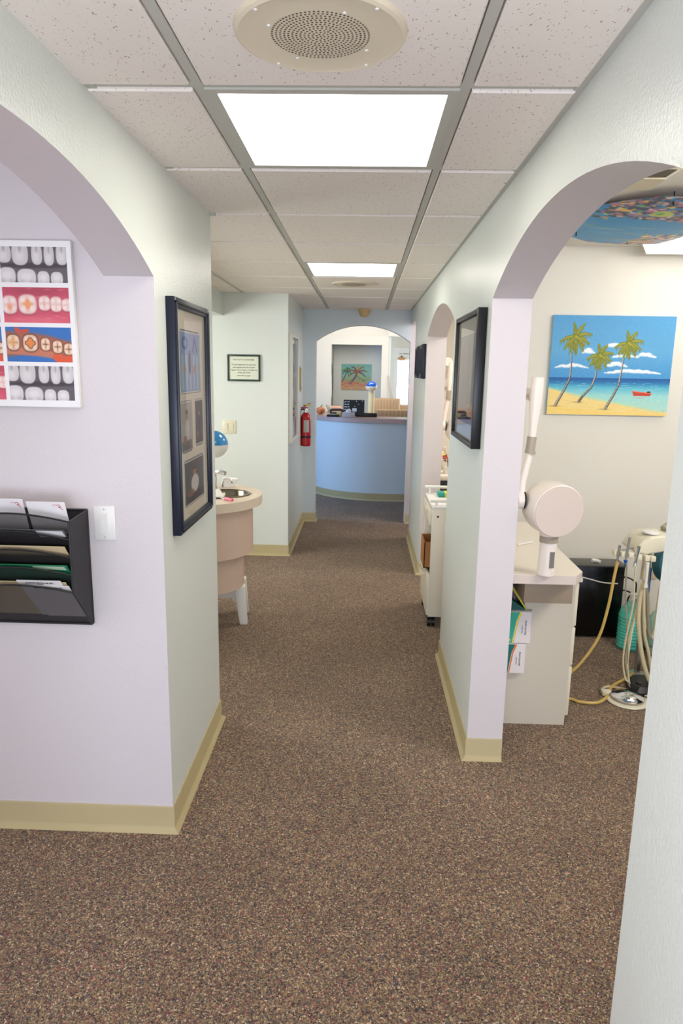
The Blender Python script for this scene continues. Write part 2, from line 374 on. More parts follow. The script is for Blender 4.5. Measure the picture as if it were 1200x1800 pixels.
# sink room: facing wall block, header beam, outer wall with window
wall('wall_sink_room_end', [(-4, 0), (XL, 0), (XL, 2.6), (-4, 2.6)], 'y', Y3, Y4, [GREEN], lambda n, c: 0)
struct(MB().box(-1.42, -1.24, Y2, Y3, 2.14, 2.6).obj('beam_sink_room', GREEN))
o = MB().box(-3.1, -3.0, Y2, 3.7, 0, 2.6).box(-3.1, -3.0, 5.3, Y3, 0, 2.6).box(-3.1, -3.0, 3.7, 5.3, 0, .9).box(-3.1, -3.0, 3.7, 5.3, 2.1, 2.6).obj('wall_sink_room_side', GREEN); struct(o)
wn = struct(MB().box(-3.07, -3.03, 3.7, 5.3, .9, .95).box(-3.07, -3.03, 3.7, 5.3, 2.05, 2.1).box(-3.07, -3.03, 3.7, 3.75, .9, 2.1).box(-3.07, -3.03, 5.25, 5.3, .9, 2.1).obj('window_1', WHITE))
mb = MB()
for i in range(28): mb.box(-2.99, -2.96, 3.72, 5.28, .93+i*.041, .936+i*.041)
mb.obj('blind', WHITE, wn)
# end wall with arch (the corridor-facing arch wall)
EA = arch(-.53, XR-.004, 2.0, .17)
ol = [(-4, 0), (-.53, 0)]+EA+[(XR-.004, 0), (XR, 0), (XR, 2.75), (-4, 2.75)]
wall('wall_end', ol, 'y', Y4, Y4+.14, [BLUEW, CREAM], lambda n, c: 0 if n.y < -.9 else 1)
wall('wall_side_hall', [(XR, 0), (3.5, 0), (3.5, 2.75), (XR, 2.75)], 'y', Y4, Y4+.14, [LAV], lambda n, c: 0)
# operatory walls
struct(MB().box(XRI, .88, 3.95, 4.05, 0, 2.6).box(.83, .88, 4.05, 4.50, 0, 2.6).box(.83, 3.5, 4.50, 4.60, 0, 2.6).obj('wall_operatory_back', CREAM))
struct(MB().box(XRI, 3.5, 6.85, 6.95, 0, 2.6).obj('wall_operatory_divider', CREAM))
struct(MB().box(3.4, 3.5, -3, 7.7, 0, 2.6).obj('wall_operatory_side', CREAM))
struct(MB().box(-3.9, -3.8, -3, Y1, 0, 2.6).obj('wall_front_room_side', LAV))
# operatory ceiling
struct(MB().box(XRI, 3.5, -3, 6.95, HC, HC+.1).obj('ceiling_operatory', CREAM))
struct(MB().box(XRI, 3.5, 6.95, Y4, CZ, HC+.1).obj('ceiling_side_hall', CREAM))

# ---- suspended ceiling
COLX = [-3.93, -3.32, -2.71, -2.10, -1.69, -1.06, -.405, .220, XR]
R0, DR = 1.7665, .662
ROWS = [R0+DR*k for k in range(-8, 10)]
PAN = {(-4, 6), (0, 6), (4, 6)}
tl = MB(); gd = MB()
def tile(x0, x1, y0, y1):
    g = .016; zb = CZ-.006; zt = CZ+.012; e = .004
    a = (x0+g, y0+g, x1-g, y1-g)
    if a[2]-a[0] < .03 or a[3]-a[1] < .03: return
    V = [(a[0]+e, a[1]+e, zb), (a[2]-e, a[1]+e, zb), (a[2]-e, a[3]-e, zb), (a[0]+e, a[3]-e, zb), (a[0], a[1], zb+e), (a[2], a[1], zb+e), (a[2], a[3], zb+e), (a[0], a[3], zb+e), (a[0], a[1], zt), (a[2], a[1], zt), (a[2], a[3], zt), (a[0], a[3], zt)]
    tl.add(V, [(0, 3, 2, 1)]+[(i, (i+1) % 4, (i+1) % 4+4, i+4) for i in range(4)]+[(i+4, (i+1) % 4+4, (i+1) % 4+8, i+8) for i in range(4)]+[(8, 9, 10, 11)])
rows = ROWS+[Y4]
rows = sorted(set([r for r in rows if r < Y4-.05]))+[Y4]
for i in range(len(rows)-1):
    for j in range(len(COLX)-1):
        k = i-8
        if (k, j) in PAN: continue
        y0, y1 = rows[i], rows[i+1]; x0, x1 = COLX[j], COLX[j+1]
        if x1 < XL:
            y1 = min(y1, Y3)
        if y1-y0 > .05: tile(x0, x1, y0, y1)
struct(tl.obj('ceiling', TILE))
for x in COLX[1:-1]: gd.box(x-.012, x+.012, -3, Y4, CZ, CZ+.03)
for r in rows: gd.box(-3.93, XR, r-.012, r+.012, CZ+.001, CZ+.03)
gd.box(XR-.022, XR, -3, Y4, CZ-.002, CZ+.002); gd.box(XL, XL+.022, -3, Y2, CZ-.002, CZ+.002)
gd.box(XL, XL+.02, Y3, Y4, CZ-.002, CZ+.002); gd.box(XL, XR, Y4-.02, Y4, CZ-.002, CZ+.002); gd.box(-1.24, XL, Y3-.02, Y3, CZ-.002, CZ+.002)
gd.box(XL+.0, XL+.022, Y2-.02, Y2+.01, CZ-.012, CZ+.002)
struct(gd.obj('trim_1', GRIDM))
struct(MB().box(-4.2, XRI, -3, Y4, CZ+.03, CZ+.08).obj('ceiling_deck', mat('plenum_board', (120, 116, 108), .9)))

# ---- coved baseboards: profile swept along a path (wall on the left of travel, room on the right)
def baseb(name, path, h=.10, t=.006, closed=False):
    pr = [(0, h), (t*.6, h), (t, h-.004), (t, .022), (t+.006, .010), (t+.016, .003), (t+.018, 0), (0, 0)]
    P = [Vector(p).to_3d() for p in path]; n = len(P); V = []; k = len(pr)
    for i in range(n):
        d0 = (P[i]-P[i-1]).normalized() if i else (P[1]-P[0]).normalized(); d1 = (P[i+1]-P[i]).normalized() if i < n-1 else d0
        n0 = Vector((d0.y, -d0.x, 0)); n1 = Vector((d1.y, -d1.x, 0)); m = (n0+n1); m = m/max(.3, (1+n0.dot(n1)))
        V += [P[i]+m*a+Vector((0, 0, b)) for a, b in pr]
    F = [(i*k+j, i*k+(j+1) % k, (i+1)*k+(j+1) % k, (i+1)*k+j) for i in range(n-1) for j in range(k)]
    mb = MB().add(V, F); mb.add(V[:k], [tuple(range(k))]); mb.add(V[-k:], [tuple(range(k))]); return struct(mb.obj(name, BASE))
baseb('baseboard_left', [(-3.7, Y1), (XL, Y1), (XL, Y2), (-3.0, Y2)])
baseb('baseboard_sink_room', [(-3.0, Y3), (XL, Y3), (XL, Y4), (-.53, Y4), (-.53, Y4+.14)])
baseb('baseboard_right_middle', [(XRI, 3.95), (XR, 3.95), (XR, YB), (XRI, YB)])
baseb('baseboard_right_far', [(XRI, Y6), (XR, Y6), (XR, Y5), (XRI, Y5)])
baseb('baseboard_right_near', [(XRI, A1n), (XR, A1n), (XR, -3)][::-1][::-1])
baseb('baseboard_left_near', [(XL, -3), (XL, .55), (XL-.16, .55)])
baseb('baseboard_end', [(XR, Y4), (XRI+.3, Y4)])

# ---- reception room shell
CE = mat('reception_paint', (226, 220, 206), .55)
struct(MB().box(-4.2, 3.5, Y4+.14, 13.4, 2.62, 2.7).obj('ceiling_reception', CE))
struct(MB().box(-.80, -.54, 11.4, 12.3, 0, 2.62).box(-.54, .27, 11.4, 11.52, 2.10, 2.24).box(.27, .375, 11.4, 11.52, 0, 2.24).box(-.54, .375, 11.45, 11.5, 2.24, 2.62).box(.375, 2.4, 11.4, 11.52, 2.24, 2.62).obj('wall_reception_alcove', CE))
struct(MB().box(-.8, .5, 12.3, 12.4, 0, 2.62).box(.36, .42, 11.52, 12.3, 0, 2.62).obj('wall_reception_back', GREEN))
struct(MB().box(-4.2, -.8, 11.8, 11.9, 0, 2.7).box(-3.6, -3.5, Y4, 11.9, 0, 2.7).obj('wall_reception_left', CE))
struct(MB().box(2.4, 2.5, Y4, 13.4, 0, 2.7).box(.42, .53, 12.95, 13.05, 0, 2.62).box(.93, 2.4, 12.95, 13.05, 0, 2.62).box(.53, .93, 12.95, 13.05, 2.12, 2.62).obj('wall_reception_right', CE))
# entrance door with letter line; its glazed panel is a painted view that glows as daylight
dr = struct(MB().box(.53, .60, 12.93, 12.98, 0, 2.12).box(.86, .93, 12.93, 12.98, 0, 2.12).box(.60, .86, 12.93, 12.98, 1.90, 2.12).box(.60, .86, 12.93, 12.98, 0, 1.10).obj('door_1', WHITE))
ar = Art(.26, .80, 90, (235, 246, 255)); ar.vgrad([(0, (196, 232, 250)), (.3, (240, 250, 255)), (.6, (255, 255, 255)), (1, (250, 252, 255))])
for i in range(60): ar.ell(rng.uniform(0, .26), rng.uniform(0, .5), rng.uniform(.01, .04), rng.uniform(.01, .06), [(120, 200, 235), (150, 190, 170), (255, 255, 255)][i % 3], .5, soft=.6)
ar.line([(.06, .56), (.14, .53), (.26, .53)], .012, .012, (235, 120, 100), .8); ar.line([(.08, .58), (.15, .64), (.26, .66)], .016, .016, (240, 130, 110), .7); ar.ell(.25, .62, .03, .05, (220, 70, 70), .8)
ar.mesh('glowing_view_pane', facing((.60, 12.955, 1.10), (1, 0, 0), (0, 0, 1)), VIEW, dr)
MB().cyl((.565, 12.93, 1.02), (.565, 12.89, 1.02), .02).sphere((.565, 12.87, 1.02), .028).obj('door_handle', STEEL, dr)
INK = mat('dark_ink', (50, 48, 50), .7)
text('Live Tomorrow', .034, facing((.73, 12.925, 2.00), (1, 0, 0), (0, 0, 1)), INK, 'lettering', dr)


# ================================================================== OBJECTS
# ---- ceiling light panels
def light_panel(k, label, group):
    y0 = R0+DR*k+.012; y1 = R0+DR*(k+1)-.012; x0, x1 = COLX[6]+.012, COLX[7]-.012
    t = thing('ceiling_light', label, 'ceiling light', ((x0+x1)/2, (y0+y1)/2, CZ), group)
    mb = MB(); e = .026
    mb.box(x0, x0+e, y0, y1, CZ-.004, CZ+.02).box(x1-e, x1, y0, y1, CZ-.004, CZ+.02).box(x0+e, x1-e, y0, y0+e, CZ-.004, CZ+.02).box(x0+e, x1-e, y1-e, y1, CZ-.004, CZ+.02)
    mb.obj('light_frame', GRIDM, t)
    MB().add([(x0+e, y0+e, CZ+.004), (x1-e, y0+e, CZ+.004), (x1-e, y1-e, CZ+.004), (x0+e, y1-e, CZ+.004)], [(0, 3, 2, 1)]).obj('diffuser', PANEL, t, fix=False)
light_panel(0, 'large square fluorescent ceiling panel nearest the viewer, beyond the round speaker', 'corridor ceiling lights')
light_panel(4, 'small-looking lit ceiling panel further down the corridor before the arch', 'corridor ceiling lights')
light_panel(-4, 'lit ceiling panel of the corridor behind the viewer', 'corridor ceiling lights')

# ---- ceiling speakers
SPK = mat('speaker_enamel', (222, 210, 186), .45)
def speaker(cx, cy, label, holes=True):
    t = thing('ceiling_speaker', label, 'speaker', (cx, cy, CZ-.006), 'round ceiling speakers'); z = CZ-.006
    mb = MB().lathe([(0, -.0085), (.10, -.008), (.150, -.0085), (.158, -.011), (.165, -.008), (.168, 0)], (cx, cy, z), n=64)
    mb.obj('baffle', SPK, t)
    mb = MB(); i = 0
    for ring in range(13):
        r = ring*.0078; n = max(1, int(round(2*pi*r/.0082)))
        for q in range(n):
            a = 2*pi*q/n+ring*.3; x, y = cx+r*math.cos(a), cy+r*math.sin(a)
            s = 6; mb.add([(x+.0024*math.cos(2*pi*j/s), y+.0024*math.sin(2*pi*j/s), z-.0088) for j in range(s)], [tuple(reversed(range(s)))])
    mb.obj('grille_perforations', mat('speaker_hole', (84, 76, 60), .9), t, fix=False)
    for a, rr in ((.55, .105), (2.1, .105), (3.6, .105), (5.2, .105), (.95, .152), (2.25, .152), (3.9, .152), (5.5, .152)):
        MB().sphere((cx+rr*math.cos(a), cy+rr*math.sin(a), z-.0105), .0042, sc=(1, 1, .5), seg=12).obj('screw', WHITE, t)
speaker(-.100, 1.488, 'beige round ceiling speaker with dotted grille nearest the viewer')
speaker(-.095, 5.42, 'faint round ceiling speaker just beyond the far ceiling light')

# ---- smoke / alarm fitting over the far arch
t = thing('ceiling_alarm', 'yellowed domed alarm fitting on the ceiling above the far arch', 'alarm', (-.018, 7.56, CZ-.008))
MB().lathe([(.07, 0), (.07, -.012), (.062, -.02)], (-.018, 7.56, CZ-.008)).obj('mounting_plate', mat('aged_plastic', (214, 190, 140), .5), t)
MB().lathe([(.062, -.018), (.056, -.045), (.044, -.07), (.03, -.078), (0, -.08)], (-.018, 7.56, CZ-.008)).obj('dome', mat('aged_plastic2', (206, 178, 128), .45), t)

# ---- framed pictures helper (on x-walls): s=+1 picture faces +x
def frame_x(name, label, cat, x, y0, y1, z0, z1, s, depth, fw, fm, mat_art, group=None, ridge=True, glass=True):
    t = thing(name, label, cat, (x, (y0+y1)/2, (z0+z1)/2), group)
    mb = MB(); X = lambda d: x+s*d
    def bar(a0, a1, b0, b1, d): mb.box(min(x, X(d)), max(x, X(d)), a0, a1, b0, b1, b=.003)
    bar(y0, y0+fw, z0, z1, depth); bar(y1-fw, y1, z0, z1, depth); bar(y0+fw, y1-fw, z0, z0+fw, depth); bar(y0+fw, y1-fw, z1-fw, z1, depth)
    if ridge:
        g = fw*.35; dd = depth+.006; h = fw*.3
        bar(y0+g, y0+g+h, z0+g, z1-g, dd); bar(y1-g-h, y1-g, z0+g, z1-g, dd); bar(y0+g, y1-g, z0+g, z0+g+h, dd); bar(y0+g, y1-g, z1-g-h, z1-g, dd)
    mb.obj('picture_frame', fm, t)
    d = depth*.6
    if s > 0: M = facing((X(d), y0+fw*.9, z0+fw*.9), (0, 1, 0), (0, 0, 1))
    else: M = facing((X(d), y1-fw*.9, z0+fw*.9), (0, -1, 0), (0, 0, 1))
    mat_art.mesh('print', M, PRINT, t)
    if glass:
        xg = X(d+.003); MB().add([(xg, y0+fw*.95, z0+fw*.95), (xg, y1-fw*.95, z0+fw*.95), (xg, y1-fw*.95, z1-fw*.95), (xg, y0+fw*.95, z1-fw*.95)], [(0, 1, 2, 3)]).obj('glass', GLASS, t)
    return t

# collage frame on the left partition
W_, H_ = .52-.063, .825-.063
ar = Art(W_, H_, 190, (244, 234, 216))
def photo(u0, v0, u1, v1, kind):
    U = lambda q: q*W_
    V = lambda q: q*H_
    ar.rrect(U(u0)-.008, V(v0)-.008, U(u1)+.008, V(v1)+.008, .022, (96, 98, 100)); ar.rrect(U(u0)-.004, V(v0)-.004, U(u1)+.004, V(v1)+.004, .018, (236, 232, 224))
    c = ar.clip(U(u0), V(v0), U(u1), V(v1)); w, h = U(u1-u0), V(v1-v0); a, b = U(u0), V(v0)
    if kind == 0:
        ar.rect(a, b, a+w, b+h, (140, 172, 214))
        for q in range(5): ar.rect(a+w*(.05+.19*q), b+h*.38, a+w*(.15+.19*q), b+h*.98, (206, 220, 236), .7)
        ar.ell(a+w*.22, b+h*.18, w*.16, h*.12, (60, 90, 170), clip=c); ar.ell(a+w*.22, b+h*.18, w*.08, h*.06, (150, 180, 215), clip=c)
        ar.line([(a+w*.62, b+h*.3), (a+w*.72, b+h*.08), (a+w*.84, b+h*.3)], .008, .008, (60, 90, 170), clip=c)
        ar.ell(a+w*.45, b+h*.5, w*.07, h*.22, (60, 70, 90), clip=c); ar.ell(a+w*.72, b+h*.62, w*.09, h*.1, (205, 150, 140), clip=c); ar.ell(a+w*.2, b+h*.62, w*.08, h*.08, (200, 160, 140), clip=c)
    else:
        bg, fg = [None, ((190, 184, 176), (226, 220, 214)), ((70, 66, 66), (40, 52, 90)), ((90, 92, 92), (230, 224, 220))][kind]
        ar.rect(a, b, a+w, b+h, bg); ar.rect(a, b+h*.8, a+w, b+h, tuple(v*.6 for v in bg))
        ar.ell(a+w*.52, b+h*.58, w*.22, h*.24, fg, clip=c); ar.ell(a+w*.5, b+h*.3, w*.11, h*.06, (190, 140, 110), clip=c)
        ar.ell(a+w*.3, b+h*.78, w*.2, h*.1, (170, 110, 90), .8, clip=c); ar.ell(a+w*.5, b+h*.2, w*.13, h*.05, (90, 60, 46), clip=c)
photo(.17, .10, .80, .38, 0); photo(.15, .43, .47, .66, 1); photo(.60, .43, .86, .65, 2); photo(.20, .72, .84, .93, 3)
frame_x('collage_frame', 'tall navy framed collage of rounded photos on the left partition wall', 'picture', XL, 2.375, 2.895, 1.10, 1.925, 1, .030, .034, NAVY, ar, 'wall pictures')

# dark framed print on the right wall
W_, H_ = .68-.045, .575-.045
ar = Art(W_, H_, 130, (196, 186, 168))
ar.rect(.07, .07, W_-.07, H_-.07, (112, 92, 74))
ar.vgrad([(0, (150, 156, 140)), (.3, (120, 100, 80)), (.7, (140, 112, 88)), (.8, (150, 110, 92)), (1, (96, 100, 150))], ar.clip(.075, .075, W_-.075, H_-.075))
c = ar.clip(.075, .075, W_-.075, H_-.075)
for i in range(40):
    u = rng.uniform(.1, W_-.1); ar.line([(u, .1), (u+rng.uniform(-.02, .02), .34)], .003, .004, [(90, 70, 54), (150, 130, 108), (116, 96, 70)][i % 3], .6, clip=c)
ar.ell(.3, .43, .2, .02, (60, 54, 60), .8, clip=c); ar.ell(.45, .40, .12, .03, (190, 140, 110), .8, clip=c); ar.ell(.35, .46, .22, .02, (110, 120, 180), .7, clip=c)
frame_x('framed_print', 'black box-framed brown print under glass on the right corridor wall', 'picture', XR, 2.905, 3.585, 1.375, 1.95, -1, .040, .022, BLACKW, ar, 'wall pictures', ridge=False)
# two small navy frames further along
for i, (a, b, lb) in enumerate(((5.70, 6.02, 'small navy framed picture on the right wall just past the second arch'), (6.18, 6.46, 'second small navy framed picture on the right wall, further from the viewer'))):
    ar = Art(b-a-.07, .20, 40, (206, 204, 196)); ar.rect(.03, .03, b-a-.1, .17, (110, 124, 140)); ar.ell((b-a-.07)/2, .11, .04, .05, (190, 150, 130))
    frame_x('small_frame', lb, 'picture', XR, a, b, 1.635, 1.91, -1, .03, .038, NAVY, ar, 'small navy frames', ridge=True)

# white framed notice and little gilt frame on the far left wall
ar = Art(.56, .90, 60, (222, 222, 214)); ar.rect(.05, .05, .51, .3, (180, 186, 196)); ar.rect(.05, .35, .51, .85, (200, 196, 190))
ar.rect(.2, .55, .34, .8, (150, 90, 80), .7)
frame_x('picture', 'tall white framed panel on the left wall before the fire extinguisher', 'picture', XL, 6.21, 6.84, 1.035, 2.01, 1, .03, .035, WHITE, ar, 'wall pictures')
ar = Art(.2, .2, 30, (226, 222, 206)); ar.rect(.05, .05, .15, .15, (200, 200, 190))
frame_x('gilt_frame', 'small gilt picture frame on the left wall above the extinguisher', 'picture', XL, 6.93, 7.19, 1.465, 1.725, 1, .02, .025, mat('gilt', (176, 160, 110), .35, metal=.6), ar, 'wall pictures')

# ---- notice in dark green frame on the facing wall
def framed_y(name, label, cat, y, x0, x1, z0, z1, depth, fw, fm, fill, group=None):
    t = thing(name, label, cat, ((x0+x1)/2, y, (z0+z1)/2), group); mb = MB()
    mb.box(x0, x0+fw, y-depth, y, z0, z1, b=.003).box(x1-fw, x1, y-depth, y, z0, z1, b=.003).box(x0+fw, x1-fw, y-depth, y, z0, z0+fw, b=.003).box(x0+fw, x1-fw, y-depth, y, z1-fw, z1, b=.003)
    mb.obj('picture_frame', fm, t); MB().box(x0+fw*.8, x1-fw*.8, y-depth*.5, y-.001, z0+fw*.8, z1-fw*.8).obj('sheet', fill, t); return t
t = framed_y('framed_notice', 'consumer notice in a dark green frame on the wall beyond the sink', 'notice', Y3, -1.205, -.915, 1.582, 1.812, .018, .016, mat('green_frame', (38, 58, 46), .35), mat('notice_paper', (222, 226, 208), .6), 'wall pictures')
nx = -1.06; yy = Y3-.0095
for s_, sz, zz in (('NOTICE TO CONSUMERS', .0165, 1.766), ('Dental Hygienists are licensed', .0175, 1.724), ('and regulated by the Dental', .0175, 1.701), ('Hygiene Committee of California', .0175, 1.678), ('(916) 263-1978', .0175, 1.655), ('www.dhcc.ca.gov', .0175, 1.630)):
    text(s_, sz, facing((nx, yy, zz-.004), (1, 0, 0), (0, 0, 1)), INK, 'lettering', t)

# ---- switches
def switch(label, x, y, z, w, h, n, pm):
    t = thing('light_switch', label, 'light switch', (x, y, z), 'light switches')
    MB().box(x-w/2, x+w/2, y-.006, y, z-h/2, z+h/2, b=.003).obj('wall_plate', pm, t)
    pw = w/(n+.9)*.62
    for i in range(n):
        cx = x+(i-(n-1)/2)*w/(n+.35)*.92
        MB().prism([(y-.005, z-.034), (y-.009, z-.034), (y-.013, z+.034), (y-.005, z+.034)], 'x', cx-pw/2, cx+pw/2).obj('rocker', pm, t)
        for zz in (-.048, .048): MB().sphere((cx, y-.006, z+zz), .0028, sc=(1, .5, 1), seg=10).obj('screw', STEEL, t)
switch('white single rocker light switch on the lilac wall beside the file rack', -.868, Y1, 1.170, .072, .118, 1, WHITE)
switch('cream double rocker light switch below the framed notice', -1.20, Y3, 1.178, .124, .122, 2, IVORY)

# ---- tooth photo board on the left wall
t = thing('tooth_photo_board', 'white board printed with rows of tooth photos and x-rays on the lilac wall', 'poster', (-1.29, Y1, 1.815))
bx0, bx1, bz0, bz1 = -1.66, -.922, 1.558, 2.070
MB().box(bx0, bx1, Y1-.022, Y1, bz0, bz1, b=.002).obj('foam_board', WHITE, t)
BW, BH = bx1-bx0, bz1-bz0
ar = Art(BW, BH, 560, (240, 238, 236))
def tooth_img(u, v, w, h, kind, sd):
    c = ar.clip(u, v, u+w, v+h); q = np.random.default_rng(sd)
    sup = lambda a, b, tw, th, col, al=1., so=.12, ang=0.: ar.ell(u+w*a, v+h*b, w*tw, h*th, col, al, clip=c, soft=so, p=2.7, ang=ang)
    if kind == 'x':
        ar.rect(u, v, u+w, v+h, (96, 86, 90)); ar.ell(u+w*.5, v+h*.52, w*.8, h*.10, (58, 50, 54), .9, clip=c, soft=.5)
        off = q.uniform(-.05, .05)
        for cx_, tw, th, b in ((.09, .115, .27, .20), (.33, .13, .34, .20), (.58, .085, .30, .22), (.76, .08, .30, .24), (.95, .09, .3, .22)):
            cx_ += off
            for rt in (-.5, .5): sup(cx_+rt*tw, b-.26, tw*.42, .3, (186, 180, 180), .85, .35)
            sup(cx_, b, tw, th, (206, 200, 198)); sup(cx_-.01, b+.06, tw*.7, th*.6, (228, 222, 220), .7, .6); sup(cx_, b-.16, tw*.22, th*.5, (140, 132, 134), .6, .8)
        for cx_, tw, th, b in ((.12, .135, .26, .82), (.41, .15, .25, .85), (.66, .095, .22, .88), (.86, .095, .20, .88)):
            cx_ += off; sup(cx_, b, tw, th, (214, 208, 206)); sup(cx_, b-.03, tw*.7, th*.55, (234, 228, 226), .7, .6)
            for rt in (-.5, .5): sup(cx_+rt*tw, b+.24, tw*.4, .2, (190, 184, 184), .8, .4)
    elif kind == 'p':
        ar.rect(u, v, u+w, v+h, (206, 78, 98)); ar.ell(u+w*.5, v+h*.1, w*.75, h*.24, (170, 56, 80), .85, clip=c, soft=.7); ar.ell(u+w*.45, v+h*.96, w*.8, h*.22, (226, 104, 120), .9, clip=c, soft=.7)
        for k in range(14): ar.ell(u+q.uniform(0, w), v+q.uniform(0, h), w*.07, h*.03, (232, 130, 140), .5, clip=c, soft=.8)
        for cu, cv, tw, th in ((.10, .50, .125, .29), (.37, .48, .155, .31), (.625, .45, .10, .23), (.80, .47, .10, .24), (.97, .49, .10, .2)):
            sup(cu, cv+.02, tw*1.04, th*1.05, (150, 50, 66), .8, .2); sup(cu, cv, tw, th, (234, 198, 188), 1., .2)
            for du, dv in ((-.45, -.4), (.4, -.42), (-.42, .42), (.42, .4)): sup(cu+du*tw, cv+dv*th, tw*.42, th*.38, (250, 232, 224), .8, .7)
        sup(.37, .48, .05, .2, (240, 150, 90), .9, .5); sup(.37, .47, .10, .07, (240, 160, 100), .9, .5); sup(.10, .56, .06, .14, (236, 140, 96), .7, .7); sup(.62, .46, .02, .1, (214, 160, 140), .6, .6)
    else:
        ar.rect(u, v, u+w, v+h, (44, 108, 182))
        ar.line([(u-w*.05, v+h*.50), (u+w*.25, v+h*.46), (u+w*.6, v+h*.52), (u+w*1.05, v+h*.70)], h*.40, h*.27, (168, 92, 66), clip=c)
        ar.line([(u-w*.05, v+h*.66), (u+w*.5, v+h*.74), (u+w*.8, v+h*.84)], h*.12, h*.1, (206, 124, 92), .8, clip=c)
        ar.line([(u+w*.17, v+h*.06), (u+w*.22, v+h*.14), (u+w*.34, v+h*.10)], h*.07, h*.05, (196, 78, 54), clip=c)
        ar.line([(u+w*.76, v+h*.86), (u+w*.88, v+h*.98), (u+w*1.0, v+h*.90)], h*.13, h*.16, (220, 84, 44), clip=c)
        for cu, cv, tw, th in ((.11, .45, .115, .27), (.37, .46, .135, .29), (.60, .49, .085, .22), (.78, .56, .09, .22), (.95, .62, .09, .2)):
            sup(cu, cv, tw, th, (104, 62, 46)); sup(cu, cv, tw*.88, th*.88, (222, 180, 146))
            for du, dv in ((-.4, -.4), (.4, -.38), (-.4, .4), (.4, .42)): sup(cu+du*tw, cv+dv*th, tw*.36, th*.34, (240, 214, 190), .9, .6)
            sup(cu, cv, tw*.1, th*.6, (130, 80, 56), .8, .4); sup(cu, cv, tw*.6, th*.1, (130, 80, 56), .8, .4)
        sup(.37, .46, .085, .09, (96, 56, 40)); sup(.37, .46, .05, .17, (96, 56, 40)); sup(.37, .46, .072, .07, (230, 134, 62)); sup(.37, .46, .038, .15, (230, 134, 62)); sup(.10, .44, .07, .15, (238, 176, 110), .8, .5)
iw, ih = .213, .108
for r_ in range(4):
    vv = .018+r_*.1215
    for c_, kind in enumerate((['p', 'p', 'x'], ['x', 'p', 'p'], ['b', 'b', 'b'], ['x', 'p', 'x'])[r_]):
        uu = BW-.014-iw-(2-c_)*(iw+.0135); tooth_img(uu, vv, iw, ih, kind, r_*3+c_)
ar.mesh('printed_photos', facing((bx0, Y1-.0225, bz0), (1, 0, 0), (0, 0, 1)), PRINT, t)

# ---- wall file rack
RX0, RX1, RYF = -1.285, -.926, 2.102
t = thing('wall_file_rack', 'black wire mesh wall file rack with five pockets on the lilac wall', 'file rack', (-1.105, Y1, 1.0))
yb = Y1-.004; zk = [1.205-.0585*k for k in range(5)]; SL = (.14, -.158)
for s_, x in ((0, RX0), (1, RX1)):
    MB().prism([(yb, 1.214), (RYF, 1.205), (RYF, zk[4]), (yb-.012, .812), (yb, .812)], 'x', x-.001, x+.001).obj('side_panel', MESHM, t)
    mb = MB(); P = [(yb, 1.214), (RYF, 1.205), (RYF, zk[4]), (yb-.012, .812), (yb, .812)]
    for a, b in zip(P, P[1:]+P[:1]): mb.cyl((x, a[0], a[1]), (x, b[0], b[1]), .0032, n=8)
    mb.obj('rim_wire', BLACK, t)
MB().box(RX0, RX1, yb-.001, yb+.001, .812, 1.214).obj('back_panel', MESHM, t)
MB().cyl((RX0, yb, 1.214), (RX1, yb, 1.214), .004, n=8).obj('rim_wire', BLACK, t)
MB().cyl((RX0, yb-.012, .812), (RX1, yb-.012, .812), .004, n=8).obj('rim_wire', BLACK, t)
for k in range(5):
    n = 16; V = []; dep = 1. if k == 4 else .8
    for i in range(n+1):
        q = i/n; x = RX0+(RX1-RX0)*q; z = zk[k]+.030*math.sin(pi*q)**.9
        V += [(x, RYF-.89*(z-zk[k]), z), (x, RYF+SL[0]*dep, zk[k]+SL[1]*dep)]
    mb = MB().add(V, [(2*i, 2*i+2, 2*i+3, 2*i+1) for i in range(n)]); p = mb.obj('pocket', MESHM, t)
    MB().tube([V[2*i] for i in range(n+1)], .0030, n=8, sub=1).obj('pocket_rim', BLACK, p)
mb = MB().box(-1.225, -1.180, RYF+.002, RYF+.008, zk[4]-.022, zk[4]-.002).obj('label_holder', BLACK, t)
MB().box(-1.220, -1.185, RYF+.0005, RYF+.0025, zk[4]-.018, zk[4]-.006).obj('label_card', PAPER, mb)

def sheet(name, label, cat, k, x0, x1, prot, colm, th=.0015, back=.012, slant=0., group='papers in the wall file rack', dep=.17, tilt=1.0):
    """paper or card standing in pocket k, leaning like the pocket; prot = how far above the rim line"""
    y0, z0 = RYF+back, zk[k]; d = Vector((0, -.14*tilt, .158)).normalized(); nrm = Vector((0, .158, .14*tilt)).normalized()*th
    b = Vector((0, y0, z0))
    def P(x, s): return Vector((x, 0, 0))+b+d*s
    c = [P(x0+slant, -dep), P(x1+slant, -dep), P(x1, prot), P(x0, prot)]
    o = MB().add(c+[v+nrm for v in c], [(0, 1, 2, 3), (7, 6, 5, 4), (0, 4, 5, 1), (1, 5, 6, 2), (2, 6, 7, 3), (3, 7, 4, 0)]).obj(name, colm)
    tag(o, label, cat, group); return o, b, d
def mark(o, b, d, x, s, parent):
    """small red curl device printed on the envelopes"""
    R_ = mat('red_print', (190, 40, 60), .6); X = Vector((1, 0, 0)); c = b+d*s+Vector((x, -.0012, -.0012))
    P = lambda u, v: c+X*u+d*v
    mb = MB().tube([P(-.010, .006), P(-.006, .010), (P(0, .009)), P(.002, .003), P(-.003, 0), P(-.004, .004), P(.004, -.004), P(.007, -.008)], .0007, n=6, sub=4)
    mb.tube([P(-.024, .009), P(-.014, .010), P(-.008, .008)], .0005, n=6); mb.obj('red_mark', R_, o)
